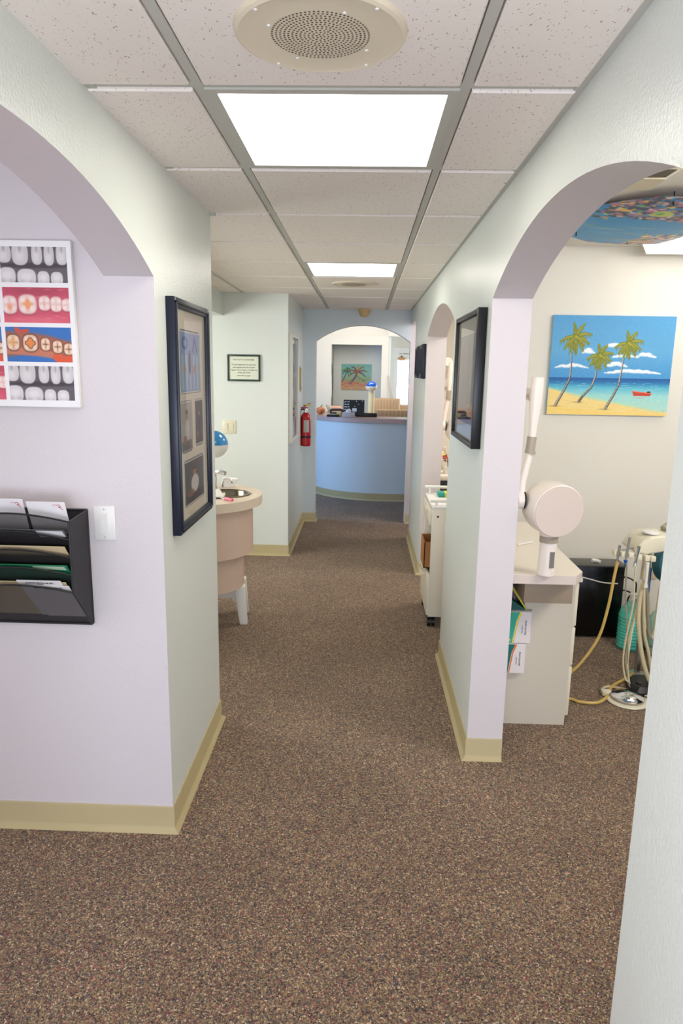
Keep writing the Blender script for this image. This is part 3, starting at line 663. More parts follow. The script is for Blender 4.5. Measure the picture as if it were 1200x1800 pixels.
GREY_C = mat('grey_card', (96, 98, 104), .6); PURP = mat('aubergine_card', (58, 44, 56), .6); OLIVE = mat('olive_card', (84, 82, 62), .7); GRN = mat('green_card', (38, 134, 92), .5); LGRN = mat('pale_label', (188, 214, 184), .6)
o, b, d = sheet('envelope', 'white envelope with red mark at the left in the top pocket of the file rack', 'envelope', 0, -1.27, -1.085, .068, PAPER, back=.050, tilt=.35, dep=.055)
mark(o, b, d, -1.100, .047, o)
o, b, d = sheet('envelope', 'white envelope with red mark at the right in the top pocket of the file rack', 'envelope', 0, -1.070, -.945, .062, PAPER, back=.040, tilt=.35, slant=.004, dep=.055)
mark(o, b, d, -.962, .044, o)
o, b, d = sheet('file_folder', 'dark grey folder with a white tab in the second pocket of the rack', 'folder', 1, RX0+.008, RX1-.012, .044, GREY_C, back=.020)
MB().add([b+d*.042+Vector((x, -.001, -.001)) for x in (-1.03, -.945)]+[b+d*.008+Vector((x, -.001, -.001)) for x in (-.942, -1.027)], [(0, 1, 2, 3)]).obj('white_tab', PAPER, o)
sheet('file_folder', 'manila folder standing tallest in the third pocket of the rack', 'folder', 2, RX0+.008, RX1-.012, .052, MANILA, back=.020)
sheet('file_folder', 'dark purple folder behind the arched rim of the second pocket', 'folder', 1, RX0+.006, RX1-.006, .006, PURP, back=.004)
sheet('file_folder', 'olive card folder low behind the rim of the third pocket', 'folder', 2, RX0+.006, RX1-.006, .004, OLIVE, back=.006)
o, b, d = sheet('file_folder', 'bright green folder with a pale label strip in the fourth pocket', 'folder', 3, RX0+.008, RX1-.010, .046, GRN, back=.020)
MB().add([b+d*.043+Vector((x, -.001, -.001)) for x in (-1.05, -.945)]+[b+d*.022+Vector((x, -.001, -.001)) for x in (-.943, -1.048)], [(0, 1, 2, 3)]).obj('pale_label', LGRN, o)
sheet('file_folder', 'manila folder at the left of the lowest pocket', 'folder', 4, RX0+.006, RX1-.02, .046, MANILA, back=.026)
for q, (x0, x1, pr, bk, lb) in enumerate(((-1.10, -.957, .058, .020, 'white letter slip with printed heading, rear one in the lowest pocket'), (-1.075, -.935, .033, .012, 'white letter slip with printed heading, front one in the lowest pocket'))):
    o, b, d = sheet('letter_slip', lb, 'letter', 4, x0, x1, pr, PAPER, back=bk, slant=.004)
    nn = Vector((0, -.0012, -.0010))
    Mx = facing(b+d*(pr-.014)+nn+Vector(((x0+x1)/2, 0, 0)), (1, 0, 0), d)
    text('DIAMOND DENTAL LAB, INC.', .0068, Mx, INK, 'lettering', o, bold=.0001)
    text('CALIFORNIA', .0040, facing(b+d*(pr-.020)+nn+Vector(((x0+x1)/2, 0, 0)), (1, 0, 0), d), INK, 'lettering', o)

# ---- sink vanity
SX, SY, SZ = -1.035, 4.25, .915
def stadium(r, n=40, xl=-1.75):
    return [(SX+r*math.cos(a), SY+r*math.sin(a)) for a in [(-pi/2+pi*i/n) for i in range(n+1)]]+[(xl, SY+r), (xl, SY-r)]
def cut(o, cutter):
    md = o.modifiers.new('b', 'BOOLEAN'); md.object = cutter; md.operation = 'DIFFERENCE'; md.solver = 'EXACT'
    bpy.context.view_layer.update()
    me = bpy.data.meshes.new_from_object(o.evaluated_get(bpy.context.evaluated_depsgraph_get())); o.modifiers.clear(); o.data = me
t = thing('sink_vanity', 'round-fronted pink beige stepped sink vanity jutting out behind the left partition', 'sink', (SX-.2, SY, 0))
top_ = MB().prism(stadium(.405), 'z', SZ-.055, SZ).obj('countertop', LAMI, t)
mb = MB()
for r, z0, z1 in ((.345, .555, SZ-.055), (.285, .325, .555)): mb.prism(stadium(r), 'z', z0, z1)
o = mb.obj('basin_housing', mat('pink_beige_laminate', (216, 189, 171), .4, var=.02), t)
MB().box(-1.74, -1.5, SY-.25, SY+.25, 0, .325).obj('support_panel', LAMI, t)
ck = MB().cyl((-.862, 4.26, SZ-.2), (-.862, 4.26, SZ+.1), .143, n=40).obj('cutter', LAMI); cut(top_, ck); cut(o, ck); bpy.data.objects.remove(ck)
bo = MB().lathe([(.156, .001), (.156, .005), (.145, .006), (.138, -.002), (.13, -.05), (.11, -.10), (.08, -.13), (.02, -.14), (0, -.14)], (-.862, 4.26, SZ), n=40).obj('basin', mat('basin_steel', (120, 112, 100), .18, metal=1), t)
MB().lathe([(.024, -.139), (.020, -.136), (0, -.136)], (-.862, 4.26, SZ), n=20).obj('drain', DARK, bo)
fa = MB().cyl((-.96, 4.42, SZ), (-.96, 4.42, SZ+.10), .014).tube([(-.96, 4.42, SZ+.09), (-.955, 4.40, SZ+.118), (-.92, 4.36, SZ+.125), (-.875, 4.34, SZ+.118)], .014, n=14).obj('faucet', CHROME, t)
MB().cyl((-.92, 4.47, SZ), (-.92, 4.47, SZ+.05), .010).tube([(-.92, 4.47, SZ+.045), (-.90, 4.46, SZ+.066), (-.86, 4.44, SZ+.06), (-.85, 4.44, SZ+.04)], .006, n=10).obj('soap_spout', CHROME, fa)
# things on it
o = MB().prism([(-.98, SZ+.001), (-.86, SZ+.001), (-.83, SZ+.055), (-.93, SZ+.060)], 'y', 4.50, 4.56).obj('paper_stack', PAPER); tag(o, 'stack of white paper leaning behind the sink faucet', 'paper')
o = MB().box(-1.10, -.865, 4.06, 4.33, SZ+.0075, SZ+.014, b=.002, M=Matrix.Translation((-.96, 4.18, 0)) @ Matrix.Rotation(.3, 4, 'Z') @ Matrix.Translation((.96, -4.18, 0))).obj('white_towel', mat('towel_white', (238, 234, 232), .8, bump=.4, bscale=60)); tag(o, 'white paper towel lying over the left side of the sink basin', 'towel')
t2 = thing('toothbrush', 'toothbrush with pink handle lying on the sink rim', 'toothbrush', (-.80, 4.03, SZ))
MB().tube([(-.87, 4.10, SZ+.007), (-.82, 4.05, SZ+.006)], .003, n=8).obj('brush_neck', WHITE, t2)
MB().tube([(-.822, 4.052, SZ+.010), (-.80, 4.03, SZ+.011), (-.765, 4.0, SZ+.0105)], .0085, n=10).obj('handle', mat('pink_plastic', (232, 92, 130), .35), t2)
t2 = thing('demonstration_box', 'small dark box with white top at the left edge of the vanity', 'box', (-.99, 3.92, SZ))
MB().box(-1.03, -.935, 3.90, 3.96, SZ+.001, SZ+.03, b=.002).obj('box_body', BLACK, t2); MB().box(-1.035, -.93, 3.895, 3.965, SZ+.03, SZ+.036, b=.001).obj('lid', WHITE, t2)
# two-tone globe on a post
t2 = thing('globe_lamp', 'round globe, blue above and white below, over the sink vanity', 'lamp', (-1.25, 4.3, SZ))
g = (-.932, 4.30, 1.222)
MB().sphere(g, .086, half=1).obj('blue_dome', BLUEG, t2); MB().sphere(g, .086, half=-1).obj('white_bowl', WHITE, t2)
MB().cyl((-1.25, 4.3, SZ+.002), (-1.25, 4.3, 1.19), .012).cyl((-1.25, 4.3, SZ+.002), (-1.25, 4.3, SZ+.015), .05).cyl((-1.25, 4.3, 1.185), (-1.0, 4.3, 1.185), .009).obj('post', WHITE, t2)
# footstool
t2 = thing('step_stool', 'white plastic step stool under the round sink', 'stool', (-.97, 4.48, 0))
sx0, sx1, sy0, sy1, sz = -1.15, -.790, 4.365, 4.60, .275
MB().box(sx0, sx1, sy0, sy1, sz-.028, sz, b=.012).obj('seat', WHITE, t2)
MB().prism([(sy0+.02, sz-.02), (sy1-.02, sz-.02), (sy1-.04, sz-.13), (sy1-.07, sz-.09), (sy0+.07, sz-.09), (sy0+.04, sz-.13)], 'x', sx1-.012, sx1).prism([(sx0+.02, sz-.02), (sx1-.02, sz-.02), (sx1-.04, sz-.14), (sx1-.08, sz-.09), (sx0+.08, sz-.09), (sx0+.04, sz-.14)], 'y', sy0, sy0+.012).obj('apron', WHITE, t2)
for a, b in ((sx0, sy0), (sx1, sy0), (sx0, sy1), (sx1, sy1)):
    ox = .028*(1 if a > -1 else -1); oy = .022*(1 if b > 4.5 else -1); ax, by = a-.028*(1 if a > -1 else -1), b-.026*(1 if b > 4.5 else -1)
    mb = MB(); w0, w1 = .038, .026
    V = [(ax+i*w0, by+j*w0, sz-.01) for i, j in ((-1, -1), (1, -1), (1, 1), (-1, 1))]+[(ax+ox+i*w1, by+oy+j*w1, 0) for i, j in ((-1, -1), (1, -1), (1, 1), (-1, 1))]
    mb.add(V, [(0, 1, 2, 3), (7, 6, 5, 4)]+[(i, i+4, (i+1) % 4+4, (i+1) % 4) for i in range(4)])
    bmesh.ops.bevel(mb.bm, geom=mb.bm.edges[:], offset=.008, segments=2, affect='EDGES', profile=.5); mb.obj('leg', WHITE, t2)

t2.rotation_euler = (0, 0, .13)
# ---- fire extinguisher
ex, ey = -.618, 7.42
t = thing('fire_extinguisher', 'red fire extinguisher hanging at the far left corner before the arch', 'fire extinguisher', (ex, ey, .89))
MB().lathe([(0, 0), (.045, 0), (.053, .01), (.053, .29), (.048, .325), (.03, .35), (.02, .36), (0, .36)], (ex, ey, .885), n=32).obj('cylinder', RED, t)
MB().lathe([(.018, .355), (.018, .39), (.014, .40), (0, .40)], (ex, ey, .885), n=16).obj('valve', CHROME, t)
MB().box(ex-.055, ex+.02, ey-.012, ey+.012, 1.285, 1.300, b=.003).prism([(ex-.02, 1.30), (ex+.05, 1.335), (ex+.05, 1.345), (ex-.03, 1.315)], 'y', ey-.01, ey+.01).obj('handle', RED, t)
MB().box(ex+.0, ex+.05, ey-.016, ey-.004, 1.312, 1.330, b=.003).obj('pull_tag', mat('yellow_tag', (216, 208, 40), .5), t)
MB().tube([(ex-.015, ey-.01, 1.275), (ex-.05, ey-.02, 1.27), (ex-.058, ey-.03, 1.20), (ex-.056, ey-.03, 1.02)], .008, n=10).obj('discharge_hose', BLACK, t)
lb = MB(); n = 10
V = []
for i in range(n+1):
    a = -pi/2-.35+1.15*i/n; V += [(ex+.0538*math.cos(a), ey+.0538*math.sin(a), 1.035), (ex+.0538*math.cos(a), ey+.0538*math.sin(a), 1.165)]
lb.add(V, [(2*i, 2*i+2, 2*i+3, 2*i+1) for i in range(n)]).obj('instruction_label', mat('label_grey', (176, 172, 166), .5), t)
MB().lathe([(.0545, .09), (.0555, .093), (.0555, .108), (.0545, .111)], (ex, ey, .885), n=32).obj('strap', BLACK, t)
MB().box(XL, ex-.052, ey-.014, ey+.014, .98, 1.24).obj('wall_bracket', BLACK, t)

# ================================================================== RIGHT OPERATORY
# painting on the back wall
PX0, PX1, PZ0, PZ1 = 1.165, 1.918, 1.440, 2.050
t = thing('beach_painting', 'unframed canvas of three palms and a red boat on a beach', 'painting', ((PX0+PX1)/2, 4.5, PZ0), 'canvas paintings')
MB().box(PX0, PX1, 4.472, 4.499, PZ0, PZ1, b=.002).obj('canvas_stretcher', mat('canvas_edge', (150, 190, 206), .7), t)
PW, PH = PX1-PX0, PZ1-PZ0
ar = Art(PW, PH, 460)
ar.vgrad([(0, (84, 160, 212)), (.35, (96, 170, 218)), (.62, (70, 152, 212)), (.625, (16, 84, 156)), (.66, (22, 112, 176)), (.72, (92, 186, 214)), (.80, (160, 218, 214)), (1, (180, 226, 214))])
def U(a): return (a-262)/(1105-262)*PW
def V_(b): return (b-146)/(830-146)*PH
def cloud(pts):
    for (a, b, r) in pts:
        a = U(a); b = V_(b); ar.ell(a, b, r*1.5, r*.8, (236, 242, 248), .85, soft=.6); ar.ell(a-.004, b-r*.2, r, r*.5, (255, 255, 255), .9, soft=.7)
for (a0, a1, b, r) in ((480, 560, 392, .018), (640, 745, 345, .018), (690, 860, 420, .014), (850, 990, 415, .016), (300, 520, 495, .015), (650, 790, 482, .018), (650, 1030, 528, .016)):
    n = int((a1-a0)/16)
    for i in range(n+1):
        q = i/n; cloud([(a0+(a1-a0)*q+rng.uniform(-5, 5), b+8-14*math.sin(pi*q)*rng.uniform(.5, 1.6), r*(.45+.7*math.sin(pi*q)**.7))])
for i in range(46):
    a, b = rng.uniform(0, PW), V_(rng.uniform(592, 665)); ar.ell(a, b, rng.uniform(.012, .04), .0022, (176, 220, 232), .6, soft=.8)
ar.poly([(0, V_(640)), (U(480), V_(690)), (U(760), V_(740)), (U(1000), V_(785)), (PW, V_(800)), (PW, PH), (0, PH)], (214, 222, 150), .55)
ar.poly([(0, V_(648)), (U(460), V_(700)), (U(740), V_(752)), (U(980), V_(795)), (PW, V_(808)), (PW, PH), (0, PH)], (244, 216, 138))
ar.poly([(0, V_(770)), (U(600), V_(800)), (PW, V_(822)), (PW, PH), (0, PH)], (250, 212, 110), .6)
for i in range(60): ar.ell(rng.uniform(0, PW), V_(rng.uniform(720, 825)), rng.uniform(.02, .06), .003, [(252, 230, 170), (236, 198, 112)][i % 2], .35, soft=.8)
def palm(cx, cy, base, r, trunk):
    P = [(U(a), V_(b)) for a, b in trunk]; ar.line(P, .0042, .0092, (70, 58, 50)); ar.line([(a-.002, b) for a, b in P], .0022, .0052, (206, 200, 190), .9)
    for i in range(26):
        q = .45+.55*i/26; k = q*(len(P)-1); j = min(int(k), len(P)-2); f = k-j; x = P[j][0]*(1-f)+P[j+1][0]*f; y = P[j][1]*(1-f)+P[j+1][1]*f
        ar.line([(x-.006, y), (x+.007, y+.002)], .0012, .0012, (50, 44, 42), .8)
    ar.ell(P[-1][0]-.01, P[-1][1]+.004, .05, .006, (150, 120, 70), .6, soft=.8)
    X, Y = U(cx), V_(cy)
    for a, ln in ((-1.75, 1.0), (-1.05, 1.05), (-.25, 1.05), (.35, .95), (.95, .95), (1.45, 1.0), (1.9, .95), (2.4, .95), (2.95, 1.0), (1.65, .8), (2.2, .7), (.65, .75)):
        L_ = r*ln; ex_, ey_ = X+L_*math.cos(a), Y+L_*math.sin(a)+r*.12
        mx_, my_ = X+L_*.55*math.cos(a), Y+L_*.55*math.sin(a)-r*.04
        for w_, c_ in ((.017, (112, 122, 34)), (.012, (146, 152, 40)), (.005, (184, 166, 62))):
            ar.line([(X, Y), (mx_, my_), (ex_, ey_)], w_, w_*.35, c_, .9)
        for k in range(16):
            q = .3+.7*k/16; x = X+(ex_-X)*q; y = Y+(ey_-Y)*q-r*.05*math.sin(pi*q); sd = rng.uniform(-1, 1)
            ar.line([(x, y), (x+sd*.012, y+.024)], .0022, .0008, [(120, 130, 36), (160, 158, 44), (96, 108, 34)][k % 3], .85)
palm(425, 290, 0, .095, [(405, 400), (410, 500), (405, 580), (372, 660), (318, 768)])
palm(603, 415, 0, .078, [(588, 500), (585, 560), (560, 640), (505, 700), (482, 738)])
palm(795, 330, 0, .085, [(768, 430), (762, 520), (750, 620), (720, 690), (672, 785)])
ar.poly([(U(848), V_(657)), (U(990), V_(672)), (U(975), V_(692)), (U(862), V_(692))], (206, 62, 44)); ar.line([(U(850), V_(660)), (U(985), V_(674))], .003, .003, (238, 120, 84)); ar.ell(U(965), V_(665), .014, .006, (50, 50, 60))
ar.ell(U(905), V_(706), .05, .005, (214, 150, 140), .6, soft=.7)
ar.noise(3, 2); ar.mesh('painted_scene', facing((PX0, 4.4715, PZ0), (1, 0, 0), (0, 0, 1)), CANVAS, t)

# ceiling mural panel (flexible printed sheet bowed below the ceiling)
MU, MV = .95, 1.05
ar = Art(MU, MV, 300, (40, 130, 190)); ar.vgrad([(0, (60, 150, 200)), (.45, (40, 150, 205)), (1, (20, 120, 190))])
for i in range(30): ar.ell(rng.uniform(0, MU), rng.uniform(0, MV*.5), rng.uniform(.05, .16), rng.uniform(.01, .03), [(150, 170, 190), (110, 180, 215), (170, 170, 160)][i % 3], .6, soft=.8)
pal = [(206, 110, 140), (240, 190, 70), (60, 50, 60), (226, 140, 80), (240, 220, 120), (120, 170, 90), (236, 186, 196), (110, 70, 100), (206, 96, 110), (236, 210, 190), (150, 120, 150)]
def coral(u0, u1, v0, v1, n, dk):
    for i in range(n):
        a, b = rng.uniform(u0, u1), rng.uniform(v0, v1); ar.ell(a, b, rng.uniform(.006, .03), rng.uniform(.006, .026), pal[rng.integers(len(pal))] if rng.random() > dk else (54, 44, 58), .9, ang=rng.uniform(0, 3), soft=.3)
coral(.05, MU, MV*.66, MV, 900, .3); coral(.4, MU, MV*.02, MV*.36, 520, .05); coral(0, .12, MV*.6, MV, 20, .5); coral(0, MU, 0, .05, 40, .1)
ar.ell(.30, MV*.76, .05, .05, (196, 206, 60), .95); ar.ell(.29, MV*.76, .02, .025, (120, 180, 70)); ar.noise(5, 2)
ar.blur(2); ar.c = ar.c[::-1].copy(); ml = thing('ceiling_mural', 'bowed coral reef print hung under the operatory ceiling', 'mural', (1.5, 3.65, HC-.02))
Mm = Matrix.Identity(4); Mm = facing((1.03, 4.17, HC-.012), (1, 0, 0), (0, -1, 0))
bend = lambda u, v: .055*np.sin(pi*np.clip(u/MU, 0, 1))*.6+.02*np.sin(pi*v/MV)
o = ar.mesh('printed_sheet', Mm, PRINT, ml, bend=bend, cut=lambda U_, V2: np.hypot((U_-.55)/.62, (V2-MV*.5)/.62) < 1)
for a, b in ((1.30, 3.19), (1.44, 4.10), (1.10, 3.90)):
    MB().box(a-.002, a+.002, b-.003, b+.003, HC-.055, HC).obj('clip', DARK, ml)
# round-cornered operatory lamp
t = thing('ceiling_light', 'boxy white light fixture on the operatory ceiling beside the reef print', 'ceiling light', (2.05, 4.05, HC))
mb = MB().prism([(1.62, HC), (1.66, HC-.06), (2.55, HC-.06), (2.6, HC)], 'y', 3.70, 4.38); mb.obj('light_housing', WHITE, t)
MB().prism([(1.625, HC-.012), (1.65, HC-.064), (2.55, HC-.064), (2.59, HC-.012)], 'y', 3.72, 4.36).obj('diffuser', PANEL2, t)
# air vent
t = thing('ceiling_vent', 'white rectangular air vent with a dark grille on the operatory ceiling', 'vent', (1.11, 2.93, HC))
MB().box(1.035, 1.175, 2.79, 3.13, HC-.010, HC, b=.003).obj('vent_frame', IVORY, t)
MB().box(1.06, 1.155, 2.83, 2.935, HC-.012, HC-.008).obj('grille', mat('vent_dark', (110, 100, 84), .8), t)
MB().box(1.045, 1.165, 2.95, 3.115, HC-.014, HC-.008).obj('filter_panel', mat('vent_cream', (216, 204, 176), .6), t)

# base cabinet with open cubby, worktop above
t = thing('base_cabinet', 'cream base cabinet under the worktop with an open glove-box cubby', 'cabinet', (.86, 3.4, 0))
cy0, cy1, cx0, cx1, ct = 3.145, 3.94, XRI+.005, 1.018, .735
mb = MB(); th = .018; cux = .785; cuz = .275
mb.prism([(cx0, 0), (cx1, 0), (cx1, ct), (cux, ct), (cux, .594), (.820, .594), (.820, .4305), (.802, .4305), (.802, cuz), (cx0, cuz)], 'y', cy0, cy0+th)
mb.obj('end_panel', CABW, t)
MB().box(cx0, cx1, cy1-th, cy1, 0, ct).obj('back_panel', CABW, t)
MB().box(cx0, cx0+.01, cy0+th, cy1-th, 0, ct).obj('side_panel', CABW, t)
MB().box(cx0+.01, .85, cy0+th, cy1-th, cuz-th, cuz).obj('shelf', CABW, t)
MB().box(.85, .85+th, cy0+th, cy1-th, 0, ct).obj('partition_panel', CABW, t)
MB().box(.85, 1.045, cy0-.01, cy1, ct, ct+.02, b=.003).obj('cabinet_top', WHITE, t)
for i, (a, b) in enumerate(((.045, .30), (.31, .50), (.51, .722))):
    d = MB().box(cx1, cx1+.02, cy0+.012, cy1-.012, a, b, b=.003).obj('drawer', IVORY, t)
    MB().box(cx1+.02, cx1+.032, cy0+.25, cy0+.40, b-.03, b-.015, b=.003).obj('drawer_pull', IVORY, d)
t = thing('worktop', 'pale laminate worktop reaching into the operatory opening', 'counter', (.78, 3.3, .84))
MB().prism([(XRI+.002, 2.865), (.925, 2.865), (.972, 2.935), (.978, 3.36), (.997, 3.945), (XRI+.002, 3.945)], 'z', .806, .845).obj('worktop_slab', LAMIC, t)
MB().prism([(XRI+.002, 2.864), (.9255, 2.864), (.973, 2.9345), (.979, 3.36), (.998, 3.945), (.985, 3.945), (.968, 3.36), (.962, 2.94), (.92, 2.875), (XRI+.002, 2.875)], 'z', .805, .8445).obj('edge_band', mat('edge_pink', (216, 202, 192), .45), t)
MB().box(.738, .954, 2.98, 3.125, .680, .806, b=.003).obj('keyboard_drawer', mat('taupe_laminate', (158, 142, 122), .5), t)

def glove_box(label, y0, x0, x1, z0, z1, c1, c2, c3, tip=0, M=None):
    t = thing('glove_box', label, 'box', ((x0+x1)/2, y0+.1, z0), 'disposable glove boxes in the cubby')
    o = MB().box(x0, x1, y0, y0+.22, z0, z1, b=.002).obj('carton', mat('carton_white', (232, 224, 222), .5), t)
    w_, h_ = x1-x0-.004, z1-z0-.004
    a = Art(w_, h_, 70, (232, 224, 224)); a.poly([(0, 0), (w_*.62, 0), (w_*.5, h_*.3), (w_*.40, h_), (0, h_)], c1)
    a.line([(w_*.66, 0), (w_*.54, h_*.3), (w_*.44, h_)], .0045, .003, c2)
    a.ell(w_*.30, h_*.90, .008, .008, c3)
    for k in range(3): a.rect(w_*(.08+.1*k), h_*.3, w_*(.105+.1*k), h_*(.6+.1*k), (200, 226, 220), .6)
    a.mesh('printed_side', facing((x0+.002, y0-.0008, z0+.002), (1, 0, 0), (0, 0, 1)), PRINT, t)
    Mt = facing((x1-.030, y0-.0016, (z0+z1)/2), (0, 0, -1), (1, 0, 0))
    text('EXAM GLOVES', .011, Mt, INK, 'lettering', t); text('powder free', .0075, facing((x1-.044, y0-.0016, (z0+z1)/2-.01), (0, 0, -1), (1, 0, 0)), INK, 'lettering', t)
    if M is not None: t.rotation_euler = M
    return t
glove_box('lower glove box, dark teal and white, standing on the cubby shelf', 3.115, .665, .798, cuz+.003, .428, (18, 110, 106), (226, 120, 40), (230, 140, 150))
glove_box('middle glove box, light green, yellow and white, on top of the dark teal box', 3.115, .672, .816, .431, .590, (60, 178, 150), (236, 216, 40), (236, 206, 50))
t = thing('glove_packet', 'tilted green and grey packet of supplies at the top of the cubby', 'packet', (.70, 3.15, .60))
MB().prism([(.665, .594), (.790, .594), (.700, .655), (.665, .665)], 'y', 3.13, 3.3).obj('green_carton', mat('dark_green_carton', (26, 92, 84), .5), t)
MB().prism([(.788, .5945), (.795, .5945), (.715, .72), (.70, .72)], 'y', 3.13, 3.3).obj('yellow_edge', mat('yellow_card', (196, 190, 60), .5), t)
ar = Art(.10, .13, 60, (70, 68, 76))
for i in range(26): ar.line([(rng.uniform(0, .1), rng.uniform(0, .13)), (rng.uniform(0, .1), rng.uniform(0, .13))], .0015, .0015, [(190, 170, 190), (110, 100, 120), (180, 90, 130)][i % 3], .8)
ar.mesh('wrapped_instruments', facing((.665, 3.20, .60), (1, 0, 0), (0, 0, 1)), PRINT, t)
o = MB().tube([(.785, 3.37, .851), (.82, 3.40, .851), (.875, 3.44, .851)], .005, n=8).obj('plastic_tip', WHITE); tag(o, 'thin white plastic tip lying on the worktop behind the x-ray head', 'dental tool')

# ---- wall-hung x-ray head
def xray_head(label, c, s=1.0, group='wall-hung x-ray heads'):
    t = thing('xray_head', label, 'x-ray unit', c, group); c = Vector(c); A = Vector((.24, -1, -.07)).normalized()
    R_ = .112*s; D = .15*s
    mb = MB().lathe([(0, 0), (R_*.93, 0), (R_*.985, -.004), (R_, -.012), (R_, -D*.6), (R_*.93, -D*.85), (R_*.7, -D), (0, -D)], c, axis=A, n=64); mb.obj('tube_housing', DENTAL, t)
    mb = MB().lathe([(0, .0022), (R_*.955, .0022), (R_*.965, -.001)], c, axis=A, n=64); fc = mb.obj('face_plate', mat('face_plate', (218, 202, 192), .3), t)
    # cone pointing down
    b = c-A*(D*.45)
    MB().cyl(b+Vector((.0, 0, -R_*.86)), b+Vector((.0, 0, -R_*1.06)), .042*s, .040*s, n=40).obj('cone_base', DENTAL, t)
    MB().cyl(b+Vector((0, 0, -R_*1.06)), b+Vector((0, 0, -R_*1.32)), .0385*s, n=40).obj('cone_ring', TAUPE, t)
    cn = MB().cyl(b+Vector((0, 0, -R_*1.32)), b+Vector((-.004, 0, -R_*2.6)), .036*s, .035*s, n=40).obj('cone', DENTAL, t)
    q = b+Vector((.010, -.0365*s, -R_*1.95))
    MB().box(-.0095*s, .0095*s, -.0012, .0012, -.035*s, .035*s, M=Matrix.Translation(q)).obj('rating_label', mat('label_dark', (120, 116, 110), .5), cn)
    # side joint and arm
    j = b+Vector((-R_*1.02, 0, .03*s))
    MB().cyl(j, j-Vector((.006*s, 0, 0)), .037*s, n=36).obj('dark_ring', BLACK, t)
    MB().cyl(j-Vector((.006*s, 0, 0)), j-Vector((.030*s, 0, 0)), .036*s, n=36).obj('pivot', DENTAL, t)
    k = j-Vector((.015*s, 0, 0))
    MB().tube([k, k+Vector((.0, 0, .07))*s, k+Vector((.014, 0, .15))*s, k+Vector((.024, 0, .20))*s], .0155*s, n=20).obj('yoke', DENTAL, t)
    e = k+Vector((.024, 0, .195))*s
    MB().cyl(e, e+Vector((.002, 0, .012))*s, .022*s, n=24).cyl(e+Vector((0, 0, .012))*s, e+Vector((.004, 0, .07))*s, .019*s, n=24).obj('swivel_collar', TAUPE, t)
    f = e+Vector((.004, 0, .07))*s
    mb = MB(); n = 20; V = []
    prof = [(0, .015), (.04, .017), (.09, .021), (.14, .025), (.20, .026), (.24, .024)]
    for h, r in prof: V += [f+Vector((.008*(h/.27)+r*math.cos(2*pi*i/n), r*.8*math.sin(2*pi*i/n), h))*1.0 for i in range(n)]
    mb.add(V, [(q_*n+i, q_*n+(i+1) % n, (q_+1)*n+(i+1) % n, (q_+1)*n+i) for q_ in range(len(prof)-1) for i in range(n)], 0, True); mb.obj('arm', DENTAL, t)
    return t
xh = xray_head('big white round x-ray head on a jointed arm over the near worktop', (.812, 2.80, 1.136))
def arm_to_wall(t, a, b, r=.03):
    MB().tube([a, ((a[0]+b[0])/2, (a[1]+b[1])/2, (a[2]+b[2])/2+.02), b], r, n=16).obj('extension_arm', DENTAL, t)
arm_to_wall(xh, (.700, 2.87, 1.60), (.73, 3.90, 1.58), .026)
MB().box(.68, .80, 3.89, 3.945, 1.50, 1.72, b=.01).obj('wall_bracket', DENTAL, xh)

# ---- black box heater/speaker cabinet and things near it
t = thing('black_cabinet', 'low black glossy cabinet on the carpet against the operatory back wall', 'cabinet', (1.55, 4.4, 0))
MB().box(1.36, 1.70, 4.315, 4.46, .012, .485, b=.004).obj('cabinet_body', BLACKG, t)
MB().box(1.355, 1.705, 4.30, 4.465, .485, .497, b=.003).obj('top_panel', mat('dark_grey_top', (84, 82, 80), .35), t)
MB().box(1.37, 1.69, 4.308, 4.316, .03, .415, b=.002).obj('front_panel', BLACKG, t)
for x in (1.38, 1.68): MB().box(x-.012, x+.012, 4.33, 4.44, 0, .014).obj('foot', BLACK, t)
o = MB().tube([(1.50, 4.36, .508), (1.515, 4.37, .512), (1.54, 4.36, .508), (1.55, 4.35, .506)], .011, n=10).obj('plastic_clip', WHITE); tag(o, 'small white plastic clip lying on top of the black cabinet', 'clip')
o = MB().tube([(1.046, 3.60, .700), (1.09, 3.65, .66), (1.14, 3.70, .615), (1.20, 3.72, .595), (1.28, 3.75, .570), (1.38, 3.8, .535), (1.50, 3.9, .50)], .0035, n=8).obj('white_cable', WHITE); tag(o, 'thin white cable drooping from the base cabinet towards the delivery stand', 'cable')
for i, (z0, lb) in enumerate(((.40, 'upper thin black cable looping out of the side of the black cabinet'), (.31, 'lower thin black cable looping out of the side of the black cabinet'))):
    o = MB().tube([(1.704, 4.38, z0), (1.74, 4.37, z0), (1.78, 4.36, z0-.02), (1.80-.03*i, 4.36+.04*i, z0-.07), (1.80-.03*i, 4.38+.04*i, .03), (1.81-.03*i, 4.40+.05*i, .008)], .005, n=8).cyl((1.702, 4.38, z0), (1.722, 4.38, z0), .011, n=12).obj('power_cable', BLACK); tag(o, lb, 'cable', 'black cables of the low cabinet')

# turquoise mouthwash jug
t = thing('mouthwash_jug', 'ribbed clear jug of turquoise liquid on the operatory carpet', 'jug', (1.715, 4.17, 0)); jc = (1.715, 4.17, 0)
pr = [(0, 0), (.070, 0), (.080, .010)]
for i in range(9): z = .02+.021*i; pr += [(.081, z), (.0755, z+.010), (.081, z+.019)]
pr += [(.080, .222), (.070, .25)]
MB().lathe(pr+[(0, .25)], jc, n=40).obj('liquid', MOUTH, t)
MB().lathe([(.071, .25), (.058, .275), (.040, .295), (.024, .305), (.022, .33), (0, .33)], jc, n=40).tube([(1.715+.05, 4.16, .27), (1.715+.06, 4.15, .305), (1.715+.025, 4.15, .32)], .010, n=10).obj('bottle_shoulder', CLEAR, t)
MB().cyl((1.715, 4.17, .328), (1.715, 4.17, .355), .026, n=24).obj('cap', WHITE, t)
